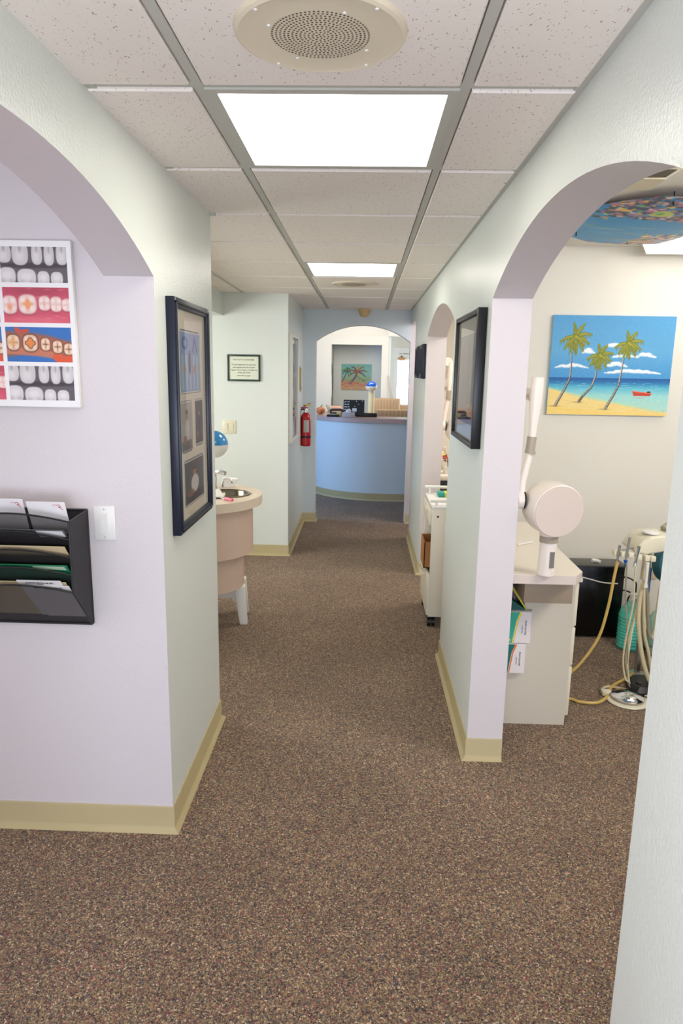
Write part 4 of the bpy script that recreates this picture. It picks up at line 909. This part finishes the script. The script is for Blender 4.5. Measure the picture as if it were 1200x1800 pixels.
# pale blue jug and white tray beside
t = thing('water_jug', 'pale green jug with a blue cap partly hidden by the near jamb', 'jug', (1.86, 4.08, .05)); jc = (1.86, 4.08, .056)
MB().lathe([(0, 0), (.065, 0), (.072, .01), (.072, .17), (.062, .20), (.03, .225), (0, .225)], jc, n=32).obj('bottle_body', mat('pale_green_plastic', (176, 212, 198), .25), t)
MB().cyl((1.86, 4.08, .275), (1.86, 4.08, .305), .034, n=24).obj('cap', mat('pale_blue_cap', (110, 150, 200), .35), t)
t = thing('equipment_tray', 'white tray box with a blue knob standing on the carpet by the jugs', 'tray', (1.88, 4.05, 0))
MB().box(1.802, 2.05, 3.99, 4.20, .008, .050, b=.006).obj('tray_body', WHITE, t)
MB().cyl((1.835, 3.992, .028), (1.835, 3.965, .028), .024, n=24).obj('blue_knob', BLUEP, t)
MB().box(1.81, 2.03, 4.0, 4.19, 0, .01).obj('base_plate', BLACK, t)
# beige outlet and pipes on wall
t = thing('wall_outlet', 'yellowed outlet plate low on the back wall behind the delivery stand', 'outlet', (1.93, 4.5, .45))
MB().box(1.88, 1.98, 4.485, 4.499, .36, .52, b=.003).obj('wall_plate', MANILA, t)
for x in (1.91, 1.945): MB().box(x-.008, x+.008, 4.478, 4.486, .42, .46).obj('socket', IVORY, t)
o = MB().box(1.665, 1.690, 3.90, 3.915, .375, .60, b=.003).obj('blue_strap', BLUEP)
# ---- dental delivery stand
ds = thing('delivery_stand', 'cream dental delivery stand with hanging handpieces and hoses', 'dental stand', (1.60, 3.65, 0))
o.parent = ds; o.matrix_parent_inverse = parent_inv(ds)
MB().cyl((1.600, 3.74, .0), (1.575, 3.70, .80), .017, n=20).cyl((1.60, 3.74, 0), (1.60, 3.74, .02), .045, n=36).obj('post', STEEL, ds)
prf = [(1.440, .775), (1.450, .800), (1.478, .838), (1.515, .862), (1.60, .872), (1.66, .862), (1.675, .842), (1.66, .812), (1.58, .778), (1.50, .765)]
mb = MB().prism(prf, 'y', 3.56, 3.76); bmesh.ops.bevel(mb.bm, geom=[e for e in mb.bm.edges], offset=.012, segments=3, affect='EDGES', profile=.5)
for f in mb.bm.faces: f.smooth = True
hd = mb.obj('control_head', IVORY, ds)
MB().lathe([(0, .010), (.036, .010), (.042, .006), (.043, 0)], (1.545, 3.63, .870), n=32, sy=1.2).obj('round_pad', WHITE, hd)
MB().tube([(1.64, 3.70, .875), (1.69, 3.72, .900), (1.78, 3.75, .92)], .022, n=16).obj('support_arm', TAUPE, ds)
MB().cyl((1.335, 3.55, .778), (1.545, 3.57, .756), .008, n=14).cyl((1.36, 3.56, .785), (1.50, 3.62, .80), .005, n=10).obj('holder_bar', STEEL, ds)
for x, z in ((1.338, .778), (1.375, .772), (1.415, .768), (1.458, .760), (1.50, .754), (1.530, .752)):
    MB().box(x-.014, x+.014, 3.525, 3.565, z-.016, z+.014, b=.006).obj('handpiece_holder', IVORY, ds)
hp = [((1.340, 3.52, .735), (1.346, 3.52, .825), .007, STEEL), ((1.384, 3.52, .745), (1.393, 3.52, .868), .0065, STEEL), ((1.434, 3.52, .73), (1.446, 3.52, .822), .009, CHROME), ((1.500, 3.52, .62), (1.498, 3.52, .735), .010, WHITE)]
for a, b, r, m_ in hp: MB().cyl(a, b, r*.75, r, n=16).cyl(Vector(a)-Vector((0, 0, .02)), a, r*1.1, r*.9, n=16).obj('handpiece', m_, ds)
MB().cyl((1.384, 3.52, .715), (1.384, 3.52, .745), .004, .0105, n=16).obj('blue_collar', BLUEP, ds)
HZ = .012
hoses = [
 (HOSEY, .0075, [(1.335, 3.5, .74), (1.324, 3.5, .64), (1.313, 3.5, .515), (1.286, 3.5, .356), (1.246, 3.5, .258), (1.188, 3.5, .165), (1.147, 3.5, .118), (1.10, 3.48, .06), (1.075, 3.46, .03)]),
 (HOSEG, .004, [(1.383, 3.5, .734), (1.389, 3.5, .64), (1.395, 3.5, .548), (1.429, 3.5, .296), (1.453, 3.5, .085), (1.50, 3.55, HZ)]),
 (HOSE, .005, [(1.432, 3.5, .72), (1.433, 3.5, .62), (1.439, 3.5, .518), (1.42, 3.5, .328), (1.417, 3.5, .198), (1.436, 3.5, .101), (1.456, 3.5, .085), (1.441, 3.5, .199), (1.47, 3.55, .36), (1.50, 3.58, .52), (1.51, 3.6, .60)]),
 (HOSE, .0115, [(1.500, 3.53, .63), (1.492, 3.55, .55), (1.495, 3.55, .407), (1.525, 3.55, .245), (1.566, 3.55, .115), (1.61, 3.56, .04), (1.70, 3.6, .014), (1.8, 3.7, .014)]),
 (HOSEG, .0095, [(1.527, 3.6, .75), (1.535, 3.6, .62), (1.556, 3.6, .487), (1.579, 3.6, .325), (1.600, 3.6, .286)]),
 (HOSE, .0095, [(1.600, 3.6, .286), (1.612, 3.6, .359), (1.613, 3.6, .521), (1.622, 3.6, .63), (1.65, 3.62, .80)]),
 (HOSE, .009, [(1.515, 3.6, .74), (1.525, 3.6, .60), (1.532, 3.6, .519), (1.555, 3.6, .324), (1.593, 3.6, .193), (1.632, 3.6, .06), (1.70, 3.62, .012), (1.8, 3.66, .012)]),
 (HOSE, .0065, [(1.514, 3.6, .518), (1.478, 3.58, .355), (1.458, 3.56, .189), (1.483, 3.56, .056), (1.50, 3.57, .012)]),
]
for m_, r, P in hoses: MB().tube(P, r, n=10).obj('hose', m_, ds)
MB().tube([(1.06, 3.41, .012), (1.128, 3.437-.03, .010), (1.169, 3.375, .010), (1.258, 3.374, .010), (1.339, 3.457, .010), (1.399, 3.57, .010), (1.516, 3.678, .011), (1.60, 3.76, .02)], .0085, n=10).obj('floor_hose', HOSEY, ds)
# foot pedals
t = thing('foot_pedal', 'shiny chrome round foot pedal with a cream rim on the carpet', 'foot pedal', (1.425, 3.43, 0), 'foot pedals')
c = (1.43, 3.425, 0)
MB().lathe([(0, .002), (.105, .002), (.108, .006), (.104, .011), (.09, .014), (0, .014)], c, n=48).obj('pedal_base', IVORY, t)
MB().lathe([(.084, .014), (.086, .024), (.082, .026)], c, n=48).obj('dark_skirt', TAUPE, t)
MB().lathe([(.085, .026), (.080, .031), (.03, .045), (.008, .050), (0, .050)], c, n=40, smooth=True).obj('chrome_disc', CHROME, t)
MB().box(1.315, 1.365, 3.465, 3.51, .002, .028, b=.006).obj('hose_fitting', IVORY, t)
MB().tube([(1.317, 3.462, .012), (1.336, 3.538, .010), (1.392, 3.576, .009), (1.466, 3.54, .009), (1.564, 3.479, .009), (1.70, 3.46, .009)], .006, n=8).tube([(1.325, 3.462, .024), (1.342, 3.530, .018), (1.395, 3.563, .010), (1.466, 3.528, .009), (1.564, 3.467, .009), (1.70, 3.448, .009)], .005, n=8).obj('pedal_tubing', HOSE, t)
t = thing('foot_pedal', 'black angular foot control behind the chrome pedal', 'foot pedal', (1.57, 3.58, 0), 'foot pedals')
mb = MB(); B_ = [(1.47, 3.52), (1.50, 3.475), (1.64, 3.47), (1.72, 3.53), (1.72, 3.66), (1.56, 3.68), (1.50, 3.64)]; T_ = [((x-1.60)*.8+1.60, (y-3.57)*.8+3.575) for x, y in B_]; n = 7
mb.add([(x, y, .0) for x, y in B_]+[(x, y, .02) for x, y in B_]+[(x, y, .045) for x, y in T_], [tuple(reversed(range(n))), tuple(range(2*n, 3*n))]+[(k*n+i, k*n+(i+1) % n, (k+1)*n+(i+1) % n, (k+1)*n+i) for k in range(2) for i in range(n)])
mb.obj('pedal_base', BLACK, t); MB().lathe([(.055, .045), (.055, .055), (.04, .066), (0, .070)], (1.64, 3.57, 0), n=36).obj('treadle', CHROME, t)
MB().cyl((1.535, 3.55, .045), (1.535, 3.55, .05), .018, n=20).obj('button', BLACKG, t)
# dental chair: only its teal backrest edge shows past the near jamb
t = thing('dental_chair', 'teal padded dental chair showing only its rounded edge past the near wall', 'chair', (1.85, 3.2, 0))
MB().lathe([(0, -.05), (.10, -.048), (.122, -.03), (.128, 0), (.122, .03), (.10, .048), (0, .05)], (1.795, 3.88, .640), axis=(.35, -1, .1), n=48).obj('backrest', TEAL, t)
MB().box(1.78, 2.3, 2.6, 3.66, .42, .54, b=.05).obj('seat', TEAL, t)
MB().box(1.95, 2.15, 2.9, 3.3, 0, .43, b=.02).obj('pedestal', IVORY, t)
MB().tube([(1.81, 3.88, .62), (1.90, 3.80, .52), (1.95, 3.6, .48)], .03, n=12).obj('back_support', STEEL, t)

# ================================================================== SECOND OPERATORY
t = thing('rolling_cart', 'cream rolling cart with open shelf and black casters in the second archway', 'cart', (.70, 4.7, 0))
kx0, kx1, ky0, ky1, kz0, kz1 = .462, .86, 4.42, 4.93, .075, .815
CRT = mat('cart_cream', (224, 216, 196), .4)
MB().box(kx0, kx1, ky0, ky0+.018, kz0, kz1, b=.002).obj('side_panel', CRT, t); MB().box(kx0, kx1, ky1-.018, ky1, kz0, kz1, b=.002).obj('side_panel', CRT, t)
MB().box(kx0-.002, kx1, ky0, ky1, kz1, kz1+.018, b=.003).obj('cart_top', WHITE, t)
MB().box(kx0+.02, kx1, ky0+.018, ky1-.018, .36, .376).obj('shelf', CRT, t)
MB().box(kx1-.012, kx1, ky0+.018, ky1-.018, kz0, kz1).obj('back_panel', CRT, t)
d = MB().box(kx0-.012, kx0+.006, ky0+.004, ky1-.004, kz0+.01, .355, b=.003).obj('door', CRT, t)
MB().tube([(kx0-.012, 4.60, .325), (kx0-.035, 4.61, .325), (kx0-.035, 4.73, .325), (kx0-.012, 4.74, .325)], .007, n=8, sub=3).obj('door_handle', CRT, d)
d = MB().box(kx0-.012, kx0+.006, ky0+.02, ky1-.02, .70, .808, b=.003).obj('drawer', CRT, t)
MB().box(kx0-.022, kx0-.012, 4.6, 4.75, .765, .78, b=.003).obj('drawer_pull', CRT, d)
MB().cyl((.50, ky0-.001, .765), (.50, ky0-.003, .765), .007, n=12).obj('cam_lock', BLACK, t)
for y, z in ((4.46, .862), (4.90, .882)):
    mb = MB().cyl((.452, y, z), (.84, y, z), .011, n=16)
    for x in (.49, .80): mb.cyl((x, y, kz1+.016), (x, y, z), .009, n=12)
    mb.obj('push_rail', WHITE, t)
for x in (.49, .83):
    for y in (4.46, 4.89):
        ca = MB().box(x-.018, x+.018, y-.014, y+.014, .045, .078, b=.003).obj('caster', BLACK, t)
        MB().cyl((x-.028, y-.006, .030), (x-.006, y-.006, .030), .030, n=24).cyl((x+.004, y-.006, .030), (x+.022, y-.006, .030), .030, n=24).obj('wheel', BLACK, ca)
t = thing('cardboard_box', 'open brown cardboard box sticking out of the cart shelf', 'box', (.5, 4.7, .38))
bx = (.432, .60, 4.55, 4.80, .378, .56); mb = MB()
mb.box(bx[0], bx[1], bx[2], bx[3], bx[4], bx[4]+.006).box(bx[0], bx[0]+.006, bx[2], bx[3], bx[4], bx[5]).box(bx[1]-.006, bx[1], bx[2], bx[3], bx[4], bx[5]).box(bx[0], bx[1], bx[2], bx[2]+.006, bx[4], bx[5]).box(bx[0], bx[1], bx[3]-.006, bx[3], bx[4], bx[5])
mb.obj('box_body', CARD, t)
t = thing('rear_worktop', 'pale worktop seen through the second archway', 'counter', (1.0, 6.3, .8))
MB().box(XRI+.01, 1.5, 5.80, 6.84, .79, .828, b=.003).obj('worktop_slab', LAMIC, t)
MB().box(XRI+.03, 1.45, 5.9, 6.82, 0, .55).obj('cabinet_body', CABW, t)
MB().box(XRI+.02, 1.45, 5.85, 6.82, .70, .79).obj('dark_shelf_unit', mat('slate_box', (62, 78, 92), .5), t)
for sx_ in (XRI+.03, 1.42): MB().box(sx_, sx_+.02, 5.9, 6.8, .55, .70).obj('support_panel', CABW, t)
t = thing('glove_box', 'teal and yellow glove box just visible above the cart rail', 'box', (.76, 5.2, .60))
xh2 = xray_head('white x-ray head hanging in the second operatory behind the black frame', (.875, 6.05, 1.190), 1.15)
arm_to_wall(xh2, (.72, 6.12, 1.78), (.78, 6.80, 1.66), .036); MB().box(.72, .84, 6.78, 6.845, 1.55, 1.8, b=.01).obj('wall_bracket', DENTAL, xh2)
bpy.data.objects.remove(t)
t = thing('supply_box', 'teal and yellow supply box behind the rail of the rolling cart', 'box', (.70, 4.84, .834))
MB().box(.535, .74, 4.76, 4.86, .834, .862, b=.002).obj('carton', mat('teal_carton', (36, 150, 142), .5), t); MB().box(.58, .74, 4.757, 4.862, .834, .8625).obj('yellow_end', mat('yellow_card2', (206, 200, 60), .5), t)
t = thing('orchid', 'small cream and red blossom sprig on the far worktop through the second archway', 'plant', (.74, 5.95, .828))
MB().lathe([(0, 0), (.035, 0), (.045, .06), (.04, .06), (0, .055)], (.74, 5.95, .828), n=24).obj('pot', WHITE, t)
MB().tube([(.74, 5.95, .88), (.73, 5.94, .97), (.70, 5.93, 1.03), (.69, 5.92, 1.06)], .0035, n=6).tube([(.74, 5.95, .88), (.75, 5.95, .97), (.77, 5.93, 1.02)], .003, n=6).tube([(.735, 5.95, .93), (.70, 5.94, .945), (.76, 5.93, .948)], .003, n=6).obj('stem', mat('stem_brown', (92, 76, 44), .6), t)
for (x, y, z, m_) in ((.690, 5.92, 1.005, mat('petal_yellow', (240, 232, 160), .6)), (.705, 5.91, .975, mat('petal_red', (190, 84, 60), .6)), (.695, 5.92, 1.05, mat('petal_pink', (226, 206, 190), .6))):
    mb = MB()
    for k in range(5): a = 2*pi*k/5; mb.sphere((x+.012*math.cos(a), y, z+.012*math.sin(a)), .011, sc=(1, .45, 1), seg=10)
    mb.obj('blossom', m_, t)

# ================================================================== RECEPTION
CBX, CBY, CR = .25, 10.03, 1.03
def ring(r0, r1, xr=2.2, n=40):
    """outline of the counter: quarter arc on the left running into a straight part on the right"""
    o_ = [(xr, CBY-r0)]+[(CBX-r0*math.sin(a), CBY-r0*math.cos(a)) for a in [pi*.62*i/n for i in range(n+1)]]
    i_ = [(CBX-r1*math.sin(a), CBY-r1*math.cos(a)) for a in [pi*.62*(n-i)/n for i in range(n+1)]]+[(xr, CBY-r1)]
    return o_+i_
t = thing('reception_counter', 'curved reception counter with blue-lit front and pinkish ledge beyond the arch', 'counter', (.25, 9.2, 0))
MB().prism(ring(CR, CR-.12), 'z', 0, 1.03).obj('counter_front', BLUEW, t)
MB().prism(ring(CR+.04, CR-.46), 'z', 1.03, 1.085).obj('ledge', PINKTOP, t)
P = ring(CR+.001, CR-.01)
bp = [(x, y) for x, y in P[:42]]
mb = MB(); n = len(bp); prof = [(0, .10), (.005, .098), (.006, .02), (.02, .003), (.02, 0)]; V = []
for x, y in bp:
    d = Vector((x-CBX, y-CBY)) if x < CBX else Vector((0, -1)); d.normalize()
    V += [(x+d.x*a, y+d.y*a, b) for a, b in prof]
mb.add(V, [(i*5+j, i*5+j+1, i*5+5+j+1, i*5+5+j) for i in range(n-1) for j in range(4)]); mb.obj('counter_base_strip', BASE, t)
LZ = 1.087
# lower desk behind the ledge, carrying paperwork
t = thing('reception_desk', 'lower tan desk surface behind the reception ledge', 'desk', (-.2, 10.2, 0))
MB().box(-.50, .12, 9.75, 10.7, .96, 1.0, b=.004).obj('desk_top', LAMI, t); MB().box(-.48, .10, 10.66, 10.7, 0, .96).obj('modesty_panel', LAMI, t); MB().box(-.48, -.45, 9.8, 10.66, 0, .96).obj('support_panel', LAMI, t)
# items
t = thing('price_sign', 'black sign card with white lettering standing on the reception ledge', 'sign', (-.13, 9.42, LZ))
MB().prism([(9.40, LZ), (9.412, LZ), (9.452, LZ+.215), (9.440, LZ+.215)], 'x', -.275, .008).obj('card', mat('sign_black', (24, 32, 34), .4), t)
Ms = facing((-.262, 9.3985+.034, LZ+.185), (1, 0, 0), (0, .18, 1))
for i, l_ in enumerate(('JAN 123', 'FEB 456', 'MAR 78', 'APR 90', 'MAY 12')):
    text(l_, .021, facing((-.266, 9.3975+.186*(.183-.034*i), LZ+.183-.034*i), (1, 0, 0), (0, .183, 1)), PAPER, 'lettering', t, align='LEFT', bold=.0006)
MB().box(-.155, -.095, 9.408, 9.412, LZ+.06, LZ+.105).obj('white_card', PAPER, t)
for x, z in ((-.10, .195), (-.02, .20), (-.07, .16), (-.12, .13)): MB().sphere((x, 9.400+z*.186, LZ+z), .008, sc=(1, .4, 1), seg=10).obj('silver_dot', STEEL, t)
t = thing('tissue_box', 'patterned tissue box with a white tissue on the reception ledge', 'tissue box', (-.20, 9.16, LZ))
MB().box(-.285, -.115, 9.11, 9.22, LZ, LZ+.062, b=.003).obj('box_body', mat('tissue_pattern', (196, 186, 186), .6, var=.25, vscale=60), t)
mb = MB(); n = 14
V = [(-.2+.032*math.cos(2*pi*i/n), 9.165+.018*math.sin(2*pi*i/n), LZ+.062) for i in range(n)]+[(-.2+(.030+.016*math.sin(5*i))*math.cos(2*pi*i/n), 9.165+.02*math.sin(2*pi*i/n), LZ+.085+.012*math.cos(3*i)) for i in range(n)]+[(-.19, 9.165, LZ+.115)]
mb.add(V, [(i, (i+1) % n, n+(i+1) % n, n+i) for i in range(n)]+[(n+i, n+(i+1) % n, 2*n) for i in range(n)]); mb.obj('tissue', PAPER, t)
o = MB().box(-.10, .18, 9.30, 9.39, LZ, LZ+.048, b=.004).obj('black_tray', BLACK); tag(o, 'long flat black tray on the reception ledge right of the tissue box', 'tray')
t = thing('desk_gadget', 'black and silver gadget lying at the left of the tissue box', 'gadget', (-.40, 9.24, LZ))
MB().box(-.49, -.32, 9.19, 9.28, LZ, LZ+.028, b=.008).obj('gadget_body', BLACK, t); MB().box(-.47, -.36, 9.20, 9.25, LZ+.028, LZ+.034, b=.002).obj('silver_panel', STEEL, t)
t = thing('telephone', 'dark desk telephone behind the gadget on the reception ledge', 'telephone', (-.36, 9.5, LZ))
MB().box(-.46, -.28, 9.42, 9.56, LZ, LZ+.045, b=.01).obj('phone_base', mat('phone_grey', (66, 62, 60), .4), t)
MB().tube([(-.45, 9.45, LZ+.05), (-.44, 9.46, LZ+.075), (-.37, 9.47, LZ+.08), (-.30, 9.48, LZ+.075), (-.29, 9.49, LZ+.05)], .016, n=12).obj('handset', mat('phone_grey', (66, 62, 60), .4), t)
o = MB().box(-.36, -.30, 9.25, 9.32, LZ+.0, LZ+.06, b=.004).obj('note_cube', mat('note_yellow', (226, 206, 130), .7)); tag(o, 'small yellow note cube between the gadget and the black sign', 'note block')
# little pumpkin with vine
def pumpkin(label, x, y, z, s_, lz):
    t = thing('pumpkin', label, 'decoration', (x, y, lz), 'autumn decorations on the counter'); mb = MB(); n = 40; V = []
    for k in range(11):
        ph = -pi/2+pi*k/10
        for i in range(n):
            a = 2*pi*i/n; r = s_*(.86+.14*abs(math.cos(4*a)))*math.cos(ph)+1e-4; V.append((x+r*math.cos(a), y+r*math.sin(a), lz+s_*.78+s_*.78*math.sin(ph)))
    mb.add(V, [(k*n+i, k*n+(i+1) % n, (k+1)*n+(i+1) % n, (k+1)*n+i) for k in range(10) for i in range(n)], 0, True)
    mb.obj('fruit', mat('pumpkin_orange', (206, 120, 76), .5, var=.5, vscale=40), t)
    MB().tube([(x, y, lz+s_*1.45), (x+.01, y, lz+s_*1.8), (x+s_*.5, y, lz+s_*2.0)], .006, n=8).obj('stem', mat('vine_green', (160, 150, 70), .6), t); return t
pumpkin('orange pumpkin ornament at the left end of the reception ledge', -.60, 9.66, 0, .066, LZ)
pumpkin('second smaller pumpkin ornament further back on the reception ledge', -.63, 10.12, 0, .045, LZ)
o = MB().tube([(-.555, 9.60, LZ+.01), (-.50, 9.60, LZ+.04), (-.475, 9.61, LZ+.10), (-.52, 9.63, LZ+.13), (-.49, 9.65, LZ+.06), (-.46, 9.66, LZ+.012)], .007, n=8).obj('vine_sprig', mat('vine_pale', (190, 186, 140), .6)); tag(o, 'pale curled vine sprig beside the pumpkin ornament', 'decoration')
o = MB().box(-.52, -.32, 10.0, 10.25, LZ, LZ+.09, b=.02).obj('parcel', mat('parcel_pink', (206, 160, 136), .7)); tag(o, 'soft pinkish parcel on the counter ledge behind the telephone', 'parcel')
# column lamp with blue dome
t = thing('dome_lamp', 'cream column topped by a blue dome at the reception desk', 'lamp', (.105, 10.0, 1.0)); q = (.105, 9.95, 0)
MB().lathe([(.07, 1.001), (.07, 1.02), (.046, 1.04), (.044, 1.44), (0, 1.44)], q, n=32).obj('column', mat('column_cream', (236, 220, 174), .4), t)
MB().lathe([(.04, 1.425), (.072, 1.432), (.084, 1.456), (.084, 1.476), (0, 1.476)], q, n=36).obj('collar', mat('collar_cream', (236, 226, 196), .4), t)
MB().sphere((q[0], q[1], 1.474), .078, half=1).obj('dome', BLUED, t)
# two ribbed chairs behind the ledge
def chair(label, x0, x1, y, ztop):
    t = thing('waiting_chair', label, 'chair', ((x0+x1)/2, y+.3, 0), 'tan ribbed chairs behind the counter'); mb = MB(); n = 60; pr = []
    w_ = x1-x0
    for i in range(n+1):
        q = i/n; e_ = 1-max(0, abs(2*q-1)-.88)/.12*1.0
        pr.append((x0+w_*q, .055*max(.25, e_)**.5+.006*abs(math.sin(q*pi*9))))
    V = []; hs = [(.42, 1.0), (ztop-.04, 1.0), (ztop-.012, .8), (ztop, .3)]
    for z, k in hs: V += [(x, y-d*k, z) for x, d in pr]
    m_ = n+1; mb.add(V, [(r*m_+i, r*m_+i+1, (r+1)*m_+i+1, (r+1)*m_+i) for r in range(3) for i in range(n)], 0, True)
    V2 = []
    for z, k in hs: V2 += [(x, y+.05*k, z) for x, d in pr]
    mb.add(V2, [(r*m_+i, r*m_+i+1, (r+1)*m_+i+1, (r+1)*m_+i) for r in range(3) for i in range(n)], 0, True)
    mb.add(V[-m_:]+V2[-m_:], [(i, i+1, m_+i+1, m_+i) for i in range(n)]); 
    mb.obj('backrest', TAN, t); MB().box(x0+.01, x1-.01, y+.05, y+.38, .38, .48, b=.03).obj('seat', TAN, t)
    for a in (x0+.04, x1-.04):
        for b in (y+.06, y+.35): MB().cyl((a, b, 0), (a, b, .40), .016, n=10).obj('leg', BLACK, t)
chair('tan ribbed chair right behind the reception ledge, the nearer one', .165, .665, 9.80, 1.165)
chair('tan ribbed chair further back, its top edge higher in view', .130, .560, 10.72, 1.285)
# painting in the alcove
t = thing('tropical_painting', 'colourful palm tree canvas in the alcove behind reception', 'painting', (-.145, 12.3, 1.36), 'canvas paintings')
ax0, ax1, az0, az1 = -.405, .118, 1.362, 1.803
MB().box(ax0, ax1, 12.272, 12.299, az0, az1, b=.002).obj('canvas_stretcher', MANILA, t)
w_, h_ = ax1-ax0, az1-az0; ar = Art(w_, h_, 170); ar.vgrad([(0, (120, 190, 186)), (.4, (140, 196, 180)), (.62, (150, 170, 120)), (.75, (206, 150, 120)), (1, (210, 170, 130))])
for i in range(90):
    u, v = rng.uniform(0, w_), rng.uniform(0, h_); c = [(110, 190, 190), (150, 200, 150), (170, 200, 180)] if v < h_*.55 else [(210, 130, 110), (226, 180, 130), (190, 120, 110), (220, 190, 140)]
    ar.line([(u, v), (u+rng.uniform(.02, .06), v+rng.uniform(-.02, .02))], .005, .004, c[i % len(c)], .7)
for k, (cx_, cy_, L_, cl) in enumerate(((.10, .12, .09, [(60, 130, 90), (150, 180, 70), (40, 110, 130)]), (.28, .13, .17, [(150, 96, 84), (120, 80, 100), (190, 180, 70), (170, 110, 90)]))):
    for i in range(9):
        a = -pi+i*pi*2/9+.2; ar.line([(cx_, cy_), (cx_+L_*.6*math.cos(a), cy_+L_*.5*math.sin(a)-.01), (cx_+L_*math.cos(a), cy_+L_*.75*math.sin(a)+.02)], .018, .008, cl[i % len(cl)], .9)
ar.line([(.28, .14), (.25, .22), (.16, .33)], .014, .02, (120, 96, 130)); ar.line([(.10, .13), (.06, .22), (.02, .30)], .008, .01, (96, 90, 150)); ar.line([(.28, .2), (.34, .26), (.42, .29)], .007, .009, (130, 90, 110)); ar.line([(0, .36), (.2, .31), (.38, .36), (w_, .33)], .008, .008, (206, 110, 100), .8)
for i in range(30): ar.ell(rng.uniform(.3, w_), rng.uniform(.22, .32), .02, .008, [(150, 190, 110), (120, 190, 170)][i % 2], .6)
ar.noise(6, 2); ar.mesh('painted_scene', facing((ax0, 12.2715, az0), (1, 0, 0), (0, 0, 1)), CANVAS, t)
# tall dark panel leaning at the left of the alcove, with chrome edge
t = thing('wall_mirror', 'tall black panel with a chrome rim at the left side of the alcove', 'mirror', (-.56, 11.35, 1.1))
mb = MB().sphere((-.532, 11.60, 1.35), .5, sc=(.03, .25, .92), seg=32); mb.obj('dark_panel', BLACKG, t)
mb = MB().sphere((-.536, 11.585, 1.35), .505, sc=(.03, .25, .92), seg=32); mb.obj('chrome_rim', CHROME, t)
# slim leaning board by the door
o = MB().prism([(.355, 1.60), (.375, 1.625), (.40, 1.61), (.475, 1.15), (.50, .0), (.46, .0), (.43, 1.15)], 'y', 11.15, 11.19).obj('ironing_board', mat('board_taupe', (196, 184, 172), .5)); tag(o, 'slim pale folded board leaning beside the entrance door', 'board')
# ornament on the door
t = thing('shell_ornament', 'small orange shell-shaped ornament hanging above the door glass', 'ornament', (.68, 12.92, 1.92))
MB().sphere((.67, 12.91, 1.915), .075, sc=(1, .25, .42), seg=24).obj('shell', mat('shell_orange', (206, 160, 116), .5, var=.3, vscale=40), t); MB().sphere((.67, 12.90, 1.955), .016, seg=12).obj('knob', mat('dark_brown', (110, 80, 60), .5), t)
t = thing('side_table', 'low tan cabinet under the door window with a green plant top', 'cabinet', (.68, 12.2, 0))
MB().box(.55, .93, 12.0, 12.4, 0, 1.12, b=.01).obj('table_top', mat('tan_wood', (176, 140, 100), .5), t)
